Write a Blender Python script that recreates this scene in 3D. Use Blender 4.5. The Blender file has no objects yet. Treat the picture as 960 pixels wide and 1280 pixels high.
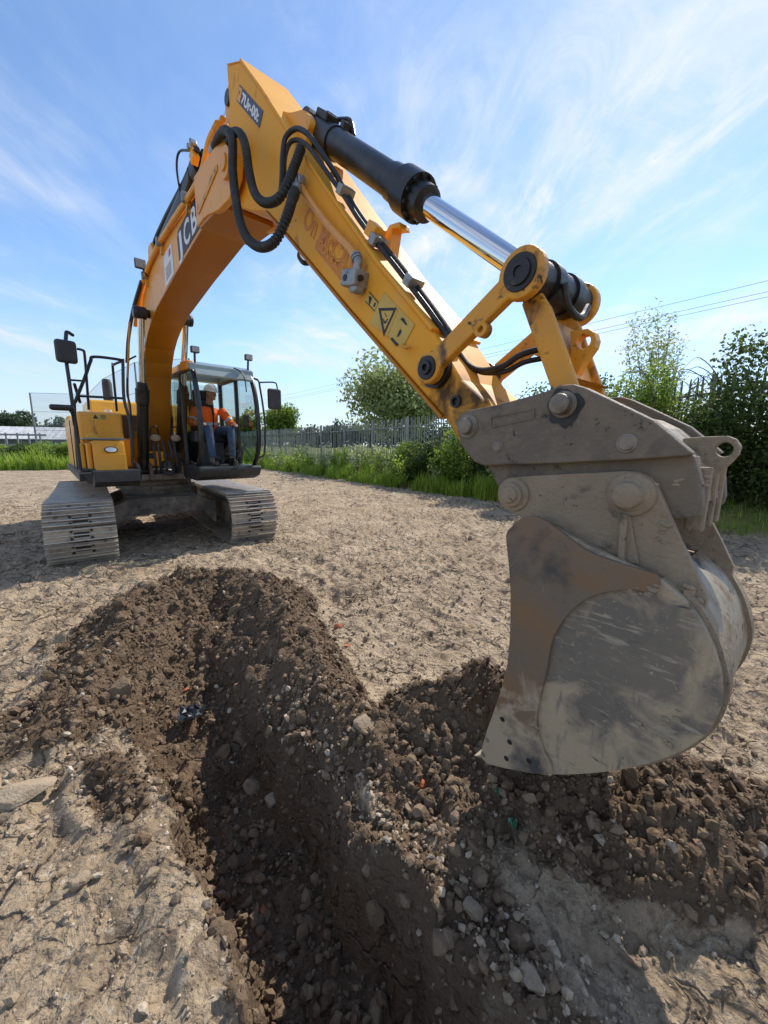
import bpy, bmesh, math, random
import numpy as np
from mathutils import Vector, Matrix
random.seed(7); RNG = np.random.default_rng(7)
SC = bpy.context.scene; COL = SC.collection
R = math.radians
# ---------------------------------------------------------------- camera
F_PX, PITCH, EYE, ROLL = 480.0, 0.172, 1.745, 0.011      # ultra-wide phone lens, portrait
cam_d = bpy.data.cameras.new('camera'); cam_d.sensor_fit = 'HORIZONTAL'; cam_d.sensor_width = 36.0
cam_d.lens = F_PX / 960 * 36; cam_d.clip_start = 0.05; cam_d.clip_end = 3000
cam = bpy.data.objects.new('camera', cam_d); COL.objects.link(cam)
cam.matrix_world = Matrix.Translation((0, 0, EYE)) @ Matrix.Rotation(R(90) - PITCH, 4, 'X') @ Matrix.Rotation(ROLL, 4, 'Z')
SC.camera = cam
# ---------------------------------------------------------------- sky
SUN_DIR = Vector((0.58, 0.815, 0)).normalized(); SUN_EL = R(46)
to_sun = Vector((SUN_DIR.x * math.cos(SUN_EL), SUN_DIR.y * math.cos(SUN_EL), math.sin(SUN_EL)))
world = bpy.data.worlds.new('World'); SC.world = world; world.use_nodes = True
nt = world.node_tree; N = nt.nodes; LK = nt.links; N.clear()
def nd(t, **k):
    n = N.new(t)
    for a, b in k.items(): setattr(n, a, b)
    return n
wo = nd('ShaderNodeOutputWorld'); bg = nd('ShaderNodeBackground'); bg.inputs[1].default_value = 0.15
sky = nd('ShaderNodeTexSky', sky_type='NISHITA', sun_disc=False)
sky.sun_elevation = SUN_EL; sky.sun_rotation = math.atan2(SUN_DIR.x, SUN_DIR.y); sky.air_density = 1.0; sky.dust_density = 0.1; sky.ozone_density = 3.4
tc = nd('ShaderNodeTexCoord'); sep = nd('ShaderNodeSeparateXYZ'); LK.new(tc.outputs['Generated'], sep.inputs[0])
def mth(op, a, b=None, c=None, clamp=False):
    n = nd('ShaderNodeMath', operation=op); n.use_clamp = clamp
    for i, q in enumerate((a, b, c)):
        if q is None: continue
        if isinstance(q, (int, float)): n.inputs[i].default_value = q
        else: LK.new(q, n.inputs[i])
    return n.outputs[0]
zz = mth('ADD', mth('MAXIMUM', sep.outputs[2], 0.0), 0.12)
comb = nd('ShaderNodeCombineXYZ'); LK.new(mth('DIVIDE', sep.outputs[0], zz), comb.inputs[0]); LK.new(mth('DIVIDE', sep.outputs[1], zz), comb.inputs[1])
def wnoise(rot, sc, nscale, detail, rough, dist, off=(0, 0, 0)):
    m = nd('ShaderNodeMapping'); m.inputs['Rotation'].default_value = (0, 0, R(rot)); m.inputs['Scale'].default_value = sc; m.inputs['Location'].default_value = off
    LK.new(comb.outputs[0], m.inputs[0])
    t = nd('ShaderNodeTexNoise'); LK.new(m.outputs[0], t.inputs['Vector'])
    t.inputs['Scale'].default_value = nscale; t.inputs['Detail'].default_value = detail; t.inputs['Roughness'].default_value = rough; t.inputs['Distortion'].default_value = dist
    return t.outputs['Fac']
def wramp(v, a, b):
    n = nd('ShaderNodeMapRange', interpolation_type='SMOOTHSTEP'); LK.new(v, n.inputs[0]); n.inputs[1].default_value = a; n.inputs[2].default_value = b
    return n.outputs[0]
veil = wramp(wnoise(20, (1, 1, 1), 0.75, 5, 0.5, 0.6, (3.1, 0.4, 0)), 0.36, 0.68)
wisp = wramp(wnoise(-28, (1.0, 0.42, 1), 1.9, 9, 0.60, 1.4, (1.7, 5.2, 0)), 0.42, 0.88)
fine = wramp(wnoise(-50, (1.0, 0.6, 1), 3.2, 14, 0.70, 1.6, (0.3, 2.2, 0)), 0.40, 0.72)
amt = mth('MULTIPLY', mth('ADD', mth('MULTIPLY', wisp, mth('ADD', mth('MULTIPLY', veil, 0.9), 0.28)), mth('MULTIPLY', veil, mth('ADD', mth('MULTIPLY', fine, 0.75), 0.20))), 0.92, clamp=True)
mixc = nd('ShaderNodeMix', data_type='RGBA'); LK.new(amt, mixc.inputs[0]); hsv = nd('ShaderNodeHueSaturation'); hsv.inputs['Saturation'].default_value = 1.04; hsv.inputs['Hue'].default_value = 0.5; hsv.inputs['Value'].default_value = 0.82; LK.new(sky.outputs[0], hsv.inputs['Color']); LK.new(hsv.outputs[0], mixc.inputs[6]); mixc.inputs[7].default_value = (3.7, 3.82, 4.05, 1)
hz = wramp(sep.outputs[2], 0.30, -0.02); hzm = nd('ShaderNodeMix', data_type='RGBA'); LK.new(mth('MULTIPLY', hz, 0.68), hzm.inputs[0]); LK.new(mixc.outputs[2], hzm.inputs[6]); hzm.inputs[7].default_value = (2.05, 2.45, 3.05, 1)
LK.new(hzm.outputs[2], bg.inputs[0]); LK.new(bg.outputs[0], wo.inputs[0])
# ---------------------------------------------------------------- sun and exposure
sun_d = bpy.data.lights.new('sun', 'SUN'); sun_d.energy = 3.1; sun_d.angle = R(0.53); sun_d.color = (1.0, 0.925, 0.82)
sun = bpy.data.objects.new('sun', sun_d); COL.objects.link(sun)
sun.rotation_euler = to_sun.to_track_quat('Z', 'Y').to_euler()
SC.view_settings.view_transform = 'Standard'; SC.view_settings.look = 'None'; SC.view_settings.gamma = 1.0; SC.view_settings.exposure = 0.81
SC.cycles.use_denoising = True; SC.cycles.max_bounces = 8; SC.cycles.transparent_max_bounces = 16
# ---------------------------------------------------------------- places: machine frame (along, left, up)
MX, MY, HU, HS = -4.53, 7.62, -0.922, -0.849
Hv = np.array([math.cos(HS), math.sin(HS), 0.0]); Lv = np.array([-Hv[1], Hv[0], 0.0]); P0 = np.array([MX, MY, 0.0]); CAMP = np.array([0, 0, EYE])
def _ray(px, py):
    u, v = px - 480, py - 640; c, s = math.cos(ROLL), math.sin(ROLL)
    u, v = (u * c + v * s) / F_PX, (-u * s + v * c) / F_PX
    c, s = math.cos(PITCH), math.sin(PITCH)
    return np.array([u, c - v * s, -s - v * c])
def B(px, py, l):
    r = _ray(px, py); t = (l - (CAMP - P0) @ Lv) / (r @ Lv); q = CAMP + t * r - P0
    return (float(q @ Hv), float(q[2]))
def B3(px, py, l):
    a, z = B(px, py, l); return (a, l, z)
def A3(px, py, a):
    r = _ray(px, py); t = (a - (CAMP - P0) @ Hv) / (r @ Hv); q = CAMP + t * r - P0
    return (a, float(q @ Lv), float(q[2]))
def at(px, py, y):
    r = _ray(px, py); q = CAMP + r * (y / r[1]); return Vector(q)
def toworld(a, l, z=0.0):
    q = P0 + a * Hv + l * Lv; return Vector((q[0], q[1], z))
# ---------------------------------------------------------------- materials
def material(name, layers, rough=0.6, metal=0.0, bump=0.0, bscale=40, bdetail=6, coord='Object', rnd=False, spec=0.5, rough2=None, trans=0.0, bdist=0.01, vary=None, coat=0.0):
    """layers: [(colour)] then (colour, noise scale, lo, hi, stretch, detail, distortion) painted over each other"""
    m = bpy.data.materials.new(name); m.use_nodes = True; t = m.node_tree; n = t.nodes; l = t.links
    b = n['Principled BSDF']; b.inputs['Roughness'].default_value = rough; b.inputs['Metallic'].default_value = metal
    b.inputs['Specular IOR Level'].default_value = spec
    if coat: b.inputs['Coat Weight'].default_value = coat; b.inputs['Coat Roughness'].default_value = 0.15
    co = n.new('ShaderNodeTexCoord').outputs[coord]
    if rnd:
        oi = n.new('ShaderNodeObjectInfo'); va = n.new('ShaderNodeVectorMath'); va.operation = 'MULTIPLY_ADD'
        cx = n.new('ShaderNodeCombineXYZ')
        for i in range(3): l.new(oi.outputs['Random'], cx.inputs[i])
        va.inputs[1].default_value = (37, 53, 71); l.new(cx.outputs[0], va.inputs[0]); l.new(co, va.inputs[2]); co = va.outputs[0]
    cur = None
    base = layers[0]
    rgb = n.new('ShaderNodeRGB'); rgb.outputs[0].default_value = (*base, 1); cur = rgb.outputs[0]; masks = []
    for i, L in enumerate(layers[1:]):
        c, sc, lo, hi = L[:4]; st = L[4] if len(L) > 4 else (1, 1, 1); det = L[5] if len(L) > 5 else 6; dis = L[6] if len(L) > 6 else 0.3
        mp = n.new('ShaderNodeMapping'); mp.inputs['Scale'].default_value = st; mp.inputs['Location'].default_value = (i * 3.7 + 1.3, i * 1.9, i * 5.1); l.new(co, mp.inputs[0])
        tx = n.new('ShaderNodeTexNoise'); tx.inputs['Scale'].default_value = sc; tx.inputs['Detail'].default_value = det; tx.inputs['Roughness'].default_value = 0.6; tx.inputs['Distortion'].default_value = dis
        l.new(mp.outputs[0], tx.inputs['Vector']); fac = tx.outputs['Fac']
        if len(L) > 7:                                   # a patch of its own shape: worn middle, caked rim
            (cx_, r0_, w_) = L[7]; vd = n.new('ShaderNodeVectorMath'); vd.operation = 'DISTANCE'; vd.inputs[1].default_value = cx_; l.new(co, vd.inputs[0])
            ma = n.new('ShaderNodeMath'); ma.operation = 'SUBTRACT'; l.new(vd.outputs['Value'], ma.inputs[0]); ma.inputs[1].default_value = r0_
            mb = n.new('ShaderNodeMath'); mb.operation = 'MULTIPLY_ADD'; l.new(ma.outputs[0], mb.inputs[0]); mb.inputs[1].default_value = w_; l.new(fac, mb.inputs[2]); fac = mb.outputs[0]
        mr = n.new('ShaderNodeMapRange'); mr.inputs[1].default_value = lo; mr.inputs[2].default_value = hi; l.new(fac, mr.inputs[0])
        mx = n.new('ShaderNodeMix'); mx.data_type = 'RGBA'; l.new(mr.outputs[0], mx.inputs[0]); l.new(cur, mx.inputs[6]); mx.inputs[7].default_value = (*c, 1); cur = mx.outputs[2]; masks.append(mr.outputs[0])
    if vary:
        oi = n.new('ShaderNodeObjectInfo'); mr = n.new('ShaderNodeMapRange'); mr.inputs[3].default_value = vary[0]; mr.inputs[4].default_value = vary[1]; l.new(oi.outputs['Random'], mr.inputs[0])
        hs = n.new('ShaderNodeHueSaturation'); l.new(mr.outputs[0], hs.inputs['Value']); l.new(cur, hs.inputs['Color']); cur = hs.outputs[0]
    l.new(cur, b.inputs['Base Color'])
    if rough2 is not None and masks:
        mr = n.new('ShaderNodeMapRange'); mr.inputs[3].default_value = rough; mr.inputs[4].default_value = rough2; l.new(masks[0], mr.inputs[0]); l.new(mr.outputs[0], b.inputs['Roughness'])
    if bump:
        tx = n.new('ShaderNodeTexNoise'); tx.inputs['Scale'].default_value = bscale; tx.inputs['Detail'].default_value = bdetail; tx.inputs['Roughness'].default_value = 0.65; l.new(co, tx.inputs['Vector'])
        bp = n.new('ShaderNodeBump'); bp.inputs['Strength'].default_value = bump; bp.inputs['Distance'].default_value = bdist; l.new(tx.outputs['Fac'], bp.inputs['Height']); l.new(bp.outputs[0], b.inputs['Normal'])
    m['b'] = 0
    return m
MAT = {}
YEL = (0.82, 0.335, 0.008)
MAT['yellow'] = material('yellow_paint', [YEL, ((0.76, 0.36, 0.05), 1.6, .45, .75), ((0.74, 0.29, 0.008), 3.3, .55, .75), ((0.26, 0.11, 0.02), 9, .61, .77, (1, 1, .35)), ((0.035, 0.022, 0.012), 26, .70, .725)], rough=.42, bump=.05, bscale=120, rough2=.55, coat=.15)
MAT['yellow_shaded'] = material('shade_toned_yellow_paint', [(0.43, 0.15, 0.0015), ((0.50, 0.185, 0.002), 2.2, .45, .7), ((0.03, 0.016, 0.006), 15, .69, .72)], rough=.45, bump=.05, bscale=120)  # yellow darkened for undersides, shade put into the colour; dark specks are dirt
MAT['yellow_faded'] = material('sun_faded_yellow_paint', [(0.84, 0.39, 0.035), ((0.84, 0.335, 0.008), 1.5, .46, .70), ((0.76, 0.39, 0.085), 5, .52, .75), ((0.30, 0.12, 0.02), 8, .61, .76, (1, 1, .35)), ((0.04, 0.025, 0.012), 24, .70, .73), ((0.085, 0.045, 0.016), 7, .55, .78, (1, 1, 1), 8, .6, ((7.55, -.19, 1.98), .26, -1.1))], rough=.62, bump=.05, bscale=120, spec=.3)
MAT['yellow_clean'] = material('bright_yellow_paint', [(0.78, 0.42, 0.02), ((0.66, 0.33, 0.03), 2.5, .45, .7)], rough=.38, coat=.2)
MAT['yellow_worn'] = material('worn_link_paint', [(0.74, 0.32, 0.016), ((0.60, 0.28, 0.05), 4, .4, .7), ((0.10, 0.05, 0.02), 8, .55, .68, (1, 1, .5)), ((0.02, 0.015, 0.012), 19, .62, .69), ((0.02, 0.014, 0.01), 9, .55, .75, (1, 1, 1), 8, .6, ((7.90, -.22, 2.33), .12, -1.6))], rough=.5, bump=.12, bscale=70)
MAT['black'] = material('black_paint', [(0.012, 0.012, 0.013), ((0.05, 0.045, 0.04), 6, .52, .75)], rough=.38, bump=.04, bscale=150)
MAT['grease'] = material('greasy_black_steel', [(0.012, 0.010, 0.009), ((0.11, 0.06, 0.03), 17, .6, .75)], rough=.4, bump=.3, bscale=50)
MAT['plastic'] = material('dark_grey_plastic', [(0.03, 0.031, 0.033), ((0.07, 0.065, 0.06), 8, .5, .8)], rough=.55)
MAT['rubber'] = material('hose_rubber', [(0.014, 0.014, 0.014), ((0.06, 0.052, 0.042), 14, .52, .8)], rough=.5, bump=.1, bscale=90)
MAT['chrome'] = material('chrome_rod', [(0.72, 0.74, 0.77)], rough=.08, metal=1)
MAT['zinc'] = material('zinc_fitting', [(0.32, 0.33, 0.33), ((0.18, 0.17, 0.15), 20, .5, .7)], rough=.42, metal=.6, bump=.1, bscale=80)
MAT['steel'] = material('galvanised_steel', [(0.25, 0.27, 0.28), ((0.16, 0.17, 0.17), 7, .45, .7)], rough=.5, metal=.35)
MAT['fence'] = material('weathered_fence_steel', [(0.27, 0.295, 0.285), ((0.18, 0.20, 0.19), 3, .4, .7)], rough=.6, metal=.2, vary=(.8, 1.2))
MAT['frame'] = material('dusty_dark_frame', [(0.10, 0.085, 0.07), ((0.26, 0.21, 0.16), 3.2, .40, .62), ((0.04, 0.035, 0.03), 9, .62, .72)], rough=.75, bump=.25, bscale=45)
MAT['shoe'] = material('track_shoe_steel', [(0.29, 0.25, 0.205), ((0.42, 0.35, 0.265), 5, .38, .6, (1, 1, 1)), ((0.085, 0.07, 0.058), 8, .58, .72)], rough=.6, metal=.25, bump=.3, bscale=40, rnd=True, vary=(.85, 1.15))
MAT['grouser'] = material('polished_grouser', [(0.62, 0.58, 0.53), ((0.36, 0.31, 0.26), 12, .5, .7)], rough=.38, metal=.5, rnd=True)
MUD = (0.27, 0.215, 0.155)
MAT['hitch'] = material('dirty_hitch_steel', [(0.155, 0.122, 0.089), ((0.25, 0.192, 0.133), 5, .42, .68), ((0.065, 0.058, 0.052), 7, .57, .72), ((0.21, 0.175, 0.135), 46, .58, .70), ((0.03, 0.027, 0.025), 22, .64, .72)], rough=.62, metal=.1, bump=.75, bscale=42, rough2=.75)
MAT['ear'] = material('mud_caked_steel', [(0.285, 0.22, 0.150), ((0.36, 0.277, 0.185), 5, .42, .64), ((0.12, 0.10, 0.08), 9, .60, .7), ((0.28, 0.23, 0.17), 34, .57, .68), ((0.07, 0.06, 0.05), 48, .64, .70)], rough=.8, bump=1.0, bscale=34, bdist=.014)
MAT['side'] = material('scraped_bucket_steel', [(0.165, 0.147, 0.124), ((.225, .188, .142), 8, .42, .65), ((.42, .335, .225), 7.0, .44, .62, (1, 1, 1.0), 12, .8, ((*B(752, 812, -.3)[:1], -.3, B(752, 812, -.3)[1]), .24, .95)), ((0.19, 0.17, 0.14), 34, .55, .72, (1, 1, .2), 4, .2), ((0.10, 0.075, 0.05), 11, .66, .73), ((0.36, 0.31, 0.235), 48, .60, .68, (.14, 1, 1), 4, .2), ((0.085, 0.078, 0.07), 40, .62, .70, (.16, 1, .6), 4, .2), ((0.38, 0.33, 0.25), 55, .62, .70)], rough=.55, metal=.15, bump=.35, bscale=30, rough2=.85)
MAT['cutter'] = material('rusty_cutter_plate', [(0.225, 0.138, 0.074), ((0.175, 0.138, 0.102), 6, .38, .60), ((0.40, 0.32, 0.22), 5.5, .50, .62, (1, 1, 1.0), 8, 1.0, ((B(660, 720, -.3)[0], -.3, B(660, 720, -.3)[1]), .48, 1.1)), ((0.29, 0.24, 0.185), 42, .68, .74, (1, 1, .3)), ((0.07, 0.068, 0.068), 3.2, .60, .70)], rough=.62, metal=.15, bump=.28, bscale=34)
MAT['wrap'] = material('bucket_back_steel', [(0.36, 0.30, 0.225), ((0.24, 0.145, 0.07), 7, .50, .64), ((0.055, 0.047, 0.04), 16, .60, .67), ((0.55, 0.52, 0.47), 9, .62, .75)], rough=.55, metal=.25, bump=.5, bscale=26, bdist=.012)
MAT['pin'] = material('worn_pin_steel', [(0.27, 0.225, 0.175), ((0.14, 0.11, 0.085), 16, .45, .7)], rough=.5, metal=.35, bump=.4, bscale=50)
MAT['white'] = material('white_decal', [(0.74, 0.75, 0.75), ((0.55, 0.53, 0.5), 9, .5, .8)], rough=.45)
MAT['navy'] = material('navy_decal', [(0.018, 0.03, 0.075)], rough=.4)
MAT['decal_black'] = material('black_decal', [(0.012, 0.012, 0.014)], rough=.5)
MAT['decal_yellow'] = material('warning_yellow', [(0.60, 0.40, 0.075), ((0.52, 0.33, 0.06), 12, .45, .7)], rough=.5)
MAT['ghost'] = material('unfaded_letter_paint', [(0.62, 0.215, 0.003), ((0.50, 0.155, 0.003), 20, .5, .7)], rough=.45)
MAT['red'] = material('red_decal', [(0.45, 0.06, 0.03)], rough=.5)
MAT['orangepipe'] = material('orange_pipe', [(0.72, 0.30, 0.045), ((0.6, 0.25, 0.06), 9, .5, .7)], rough=.35, coat=.2)
MAT['lamp'] = material('work_lamp_lens', [(0.42, 0.42, 0.40), ((0.2, 0.2, 0.19), 90, .5, .6)], rough=.2)
MAT['amber'] = material('amber_lens', [(0.75, 0.25, 0.02)], rough=.25)
MAT['roofgrey'] = material('cab_roof_paint', [(0.27, 0.33, 0.31), ((0.2, 0.24, 0.23), 4, .45, .7)], rough=.28, metal=.25, coat=.3)
MAT['skin'] = material('skin', [(0.36, 0.17, 0.105)], rough=.55)
MAT['hivis'] = material('orange_hi_vis_cloth', [(0.98, 0.15, 0.008), ((0.80, 0.10, 0.005), 12, .45, .7)], rough=.75, bump=.35, bscale=18, bdist=.02)
MAT['denim'] = material('blue_denim', [(0.055, 0.095, 0.17), ((0.03, 0.055, 0.105), 9, .4, .7)], rough=.85, bump=.35, bscale=22, bdist=.02)
MAT['reflect'] = material('reflective_tape', [(0.42, 0.43, 0.44)], rough=.4)
MAT['darkcloth'] = material('dark_cloth', [(0.018, 0.019, 0.024)], rough=.85)
MAT['hat'] = material('white_hard_hat', [(0.80, 0.80, 0.79)], rough=.3)
MAT['boot'] = material('dusty_boot', [(0.14, 0.115, 0.09), ((0.06, 0.05, 0.04), 14, .45, .7)], rough=.85)
MAT['hair'] = material('dark_hair', [(0.02, 0.015, 0.012)], rough=.7)
def glass_mat(name, tint, mixf, rough=.03):
    m = bpy.data.materials.new(name); m.use_nodes = True; t = m.node_tree; n = t.nodes; l = t.links; n.clear()
    o = n.new('ShaderNodeOutputMaterial'); tr = n.new('ShaderNodeBsdfTransparent'); gl = n.new('ShaderNodeBsdfGlossy'); mx = n.new('ShaderNodeMixShader'); fr = n.new('ShaderNodeFresnel'); fr.inputs[0].default_value = 1.28
    tr.inputs[0].default_value = (*tint, 1); gl.inputs['Roughness'].default_value = rough
    ad = n.new('ShaderNodeMath'); ad.operation = 'ADD'; ad.operation = 'MULTIPLY_ADD'; ad.inputs[1].default_value = .22; ad.inputs[2].default_value = mixf; ad.use_clamp = True; l.new(fr.outputs[0], ad.inputs[0])
    l.new(ad.outputs[0], mx.inputs[0]); l.new(tr.outputs[0], mx.inputs[1]); l.new(gl.outputs[0], mx.inputs[2]); l.new(mx.outputs[0], o.inputs[0])
    return m
MAT['glass'] = glass_mat('tinted_glass', (.78, .84, .83), .02)
MAT['mirror'] = material('mirror_glass', [(0.8, 0.82, 0.84)], rough=.03, metal=1)
def net_mat():
    m = bpy.data.materials.new('fine_netting'); m.use_nodes = True; t = m.node_tree; n = t.nodes; l = t.links; n.clear()
    o = n.new('ShaderNodeOutputMaterial'); tr = n.new('ShaderNodeBsdfTransparent'); df = n.new('ShaderNodeBsdfDiffuse'); df.inputs[0].default_value = (.35, .38, .42, 1)
    mx = n.new('ShaderNodeMixShader'); mx.inputs[0].default_value = .13; l.new(tr.outputs[0], mx.inputs[1]); l.new(df.outputs[0], mx.inputs[2]); l.new(mx.outputs[0], o.inputs[0]); return m
MAT['net'] = net_mat()
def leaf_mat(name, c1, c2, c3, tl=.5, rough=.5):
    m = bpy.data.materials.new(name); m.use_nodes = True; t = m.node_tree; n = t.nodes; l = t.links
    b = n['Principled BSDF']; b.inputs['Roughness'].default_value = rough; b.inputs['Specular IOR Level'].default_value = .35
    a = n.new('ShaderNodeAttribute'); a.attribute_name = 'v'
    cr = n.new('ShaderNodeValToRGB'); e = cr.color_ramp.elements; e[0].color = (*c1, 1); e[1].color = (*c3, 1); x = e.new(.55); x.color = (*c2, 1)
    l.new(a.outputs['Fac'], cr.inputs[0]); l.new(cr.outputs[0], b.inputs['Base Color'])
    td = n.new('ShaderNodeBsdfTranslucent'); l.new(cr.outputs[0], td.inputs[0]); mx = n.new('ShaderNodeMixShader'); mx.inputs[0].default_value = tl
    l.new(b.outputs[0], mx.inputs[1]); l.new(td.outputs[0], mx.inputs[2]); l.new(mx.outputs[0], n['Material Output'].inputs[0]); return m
MAT['leaf_dark'] = leaf_mat('bramble_leaf', (.04, .07, .018), (.08, .13, .03), (.19, .23, .065))
MAT['leaf_mid'] = leaf_mat('shrub_leaf', (.10, .18, .025), (.21, .32, .045), (.38, .45, .11))
MAT['leaf_pale'] = leaf_mat('willow_leaf', (.18, .235, .075), (.34, .40, .16), (.52, .56, .32))
MAT['leaf_far'] = leaf_mat('distant_leaf', (.05, .085, .045), (.08, .12, .065), (.13, .17, .09))
MAT['grass'] = leaf_mat('grass_blade', (.15, .27, .022), (.28, .42, .04), (.48, .54, .13))
MAT['bark'] = material('bark', [(0.09, 0.075, 0.055), ((0.045, 0.038, 0.03), 14, .45, .6, (1, 1, .2))], rough=.9, bump=.5, bscale=30)
MAT['twig'] = material('dry_twig', [(0.15, 0.125, 0.095), ((0.08, 0.065, 0.05), 10, .45, .65)], rough=.9)
# ---------------------------------------------------------------- mesh builder
class MB:
    def __init__(s): s.v = []; s.f = []; s.s = []
    def add(s, v, f, smooth=False):
        o = len(s.v); s.v += [tuple(map(float, p)) for p in v]; s.f += [tuple(i + o for i in q) for q in f]; s.s += [smooth] * len(f); return s
    def box(s, c, d, rot=None):
        hx, hy, hz = d[0] / 2, d[1] / 2, d[2] / 2; P = []
        for x, y, z in ((-1,-1,-1),(1,-1,-1),(1,1,-1),(-1,1,-1),(-1,-1,1),(1,-1,1),(1,1,1),(-1,1,1)):
            p = Vector((x * hx, y * hy, z * hz))
            if rot is not None: p = rot @ p
            P.append(p + Vector(c))
        return s.add(P, [(0,3,2,1),(4,5,6,7),(0,1,5,4),(1,2,6,5),(2,3,7,6),(3,0,4,7)])
    def bar(s, p0, p1, w, h, up=(0, 0, 1)):
        p0, p1 = Vector(p0), Vector(p1); d = p1 - p0; x = d.normalized(); y = Vector(up).cross(x)
        if y.length < 1e-4: y = Vector((0, 1, 0)).cross(x)
        y.normalize(); z = x.cross(y); return s.box((p0 + p1) / 2, (d.length, w, h), Matrix((x, y, z)).transposed())
    def prism(s, poly, y0, y1):
        n = len(poly); V = [(a, y0, z) for a, z in poly] + [(a, y1, z) for a, z in poly]
        return s.add(V, [tuple(range(n)), tuple(range(2 * n - 1, n - 1, -1))] + [(i, (i + 1) % n, n + (i + 1) % n, n + i) for i in range(n)])
    def plate(s, pts, th):
        n = len(pts); th = Vector(th); V = [Vector(p) for p in pts] + [Vector(p) + th for p in pts]
        return s.add(V, [tuple(range(n)), tuple(range(2 * n - 1, n - 1, -1))] + [(i, (i + 1) % n, n + (i + 1) % n, n + i) for i in range(n)])
    def tube(s, pts, r, n=8, cap=True):
        P = [Vector(p) for p in pts]; m = len(P); rr = r if isinstance(r, (list, tuple)) else [r] * m
        T = [(P[min(i + 1, m - 1)] - P[max(i - 1, 0)]).normalized() for i in range(m)]
        u = T[0].orthogonal().normalized(); V = []
        for i in range(m):
            u = (u - T[i] * u.dot(T[i]))
            if u.length < 1e-6: u = T[i].orthogonal()
            u.normalize(); w = T[i].cross(u)
            for k in range(n):
                a = 2 * math.pi * k / n; V.append(P[i] + (u * math.cos(a) + w * math.sin(a)) * rr[i])
        F = [(i * n + k, i * n + (k + 1) % n, (i + 1) * n + (k + 1) % n, (i + 1) * n + k) for i in range(m - 1) for k in range(n)]
        s.add(V, F, True); o = len(s.v) - len(V)
        if cap:
            s.f += [tuple(o + k for k in range(n - 1, -1, -1)), tuple(o + (m - 1) * n + k for k in range(n))]; s.s += [False, False]
        return s
    def cyl(s, p0, p1, r0, r1=None, n=20):
        return s.tube([p0, p1], [r0, r0 if r1 is None else r1], n)
    def rings(s, p0, axis, prof, n=24):
        """lathe: prof = [(along, radius)]"""
        p0 = Vector(p0); ax = Vector(axis).normalized(); u = ax.orthogonal().normalized(); w = ax.cross(u); V = []
        for h, r in prof:
            for k in range(n):
                a = 2 * math.pi * k / n; V.append(p0 + ax * h + (u * math.cos(a) + w * math.sin(a)) * r)
        o = len(s.v); s.v += [tuple(p) for p in V]; m = len(prof)
        for i in range(m - 1):
            for k in range(n): s.f.append((o + i * n + k, o + i * n + (k + 1) % n, o + (i + 1) * n + (k + 1) % n, o + (i + 1) * n + k)); s.s.append(True)
        s.f += [tuple(o + k for k in range(n - 1, -1, -1)), tuple(o + (m - 1) * n + k for k in range(n))]; s.s += [False, False]; return s
    def ball(s, c, r, n=12, m=8, sc=(1, 1, 1), rot=None):
        V = []; c = Vector(c)
        for i in range(m + 1):
            th = math.pi * i / m
            for k in range(n):
                ph = 2 * math.pi * k / n; p = Vector((math.sin(th) * math.cos(ph) * sc[0], math.sin(th) * math.sin(ph) * sc[1], math.cos(th) * sc[2])) * r
                if rot is not None: p = rot @ p
                V.append(c + p)
        return s.add(V, [(i * n + k, (i + 1) * n + k, (i + 1) * n + (k + 1) % n, i * n + (k + 1) % n) for i in range(m) for k in range(n)], True)
    def build(s, name, mat, parent=None, bevel=0, off=(0, 0, 0), seg=2, ang=35):
        me = bpy.data.meshes.new(name)
        V = s.v if off == (0, 0, 0) else [(p[0] - off[0], p[1] - off[1], p[2] - off[2]) for p in s.v]
        me.from_pydata(V, [], s.f); me.polygons.foreach_set('use_smooth', s.s)
        b = bmesh.new(); b.from_mesh(me); bmesh.ops.remove_doubles(b, verts=b.verts, dist=1e-6); bmesh.ops.recalc_face_normals(b, faces=b.faces); b.to_mesh(me); b.free()
        if any(s.s): me.set_sharp_from_angle(angle=R(32))
        o = bpy.data.objects.new(name, me); COL.objects.link(o); me.materials.append(MAT[mat] if isinstance(mat, str) else mat)
        if parent is not None: o.parent = parent
        if bevel:
            md = o.modifiers.new('bevel', 'BEVEL'); md.width = bevel; md.segments = seg; md.limit_method = 'ANGLE'; md.angle_limit = R(ang); md.harden_normals = False
        return o
def spl(pts, n=8):
    P = [np.array(p, float) for p in pts]; P = [2 * P[0] - P[1]] + P + [2 * P[-1] - P[-2]]; out = []
    for i in range(1, len(P) - 2):
        for k in range(n):
            t = k / n; a, b, c, d = P[i - 1:i + 3]
            out.append(.5 * ((2 * b) + (-a + c) * t + (2 * a - 5 * b + 4 * c - d) * t * t + (-a + 3 * b - 3 * c + d) * t ** 3))
    out.append(P[-2]); return [tuple(p) for p in out]
def tag(o, label=None, cat=None, group=None, kind=None):
    if label: o['label'] = label
    if cat: o['category'] = cat
    if group: o['group'] = group
    if kind: o['kind'] = kind
    return o
def empty(name, loc, rz=0.0, parent=None):
    o = bpy.data.objects.new(name, None); COL.objects.link(o); o.location = loc; o.rotation_euler = (0, 0, rz); o.empty_display_size = .2
    if parent is not None: o.parent = parent
    return o
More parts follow.
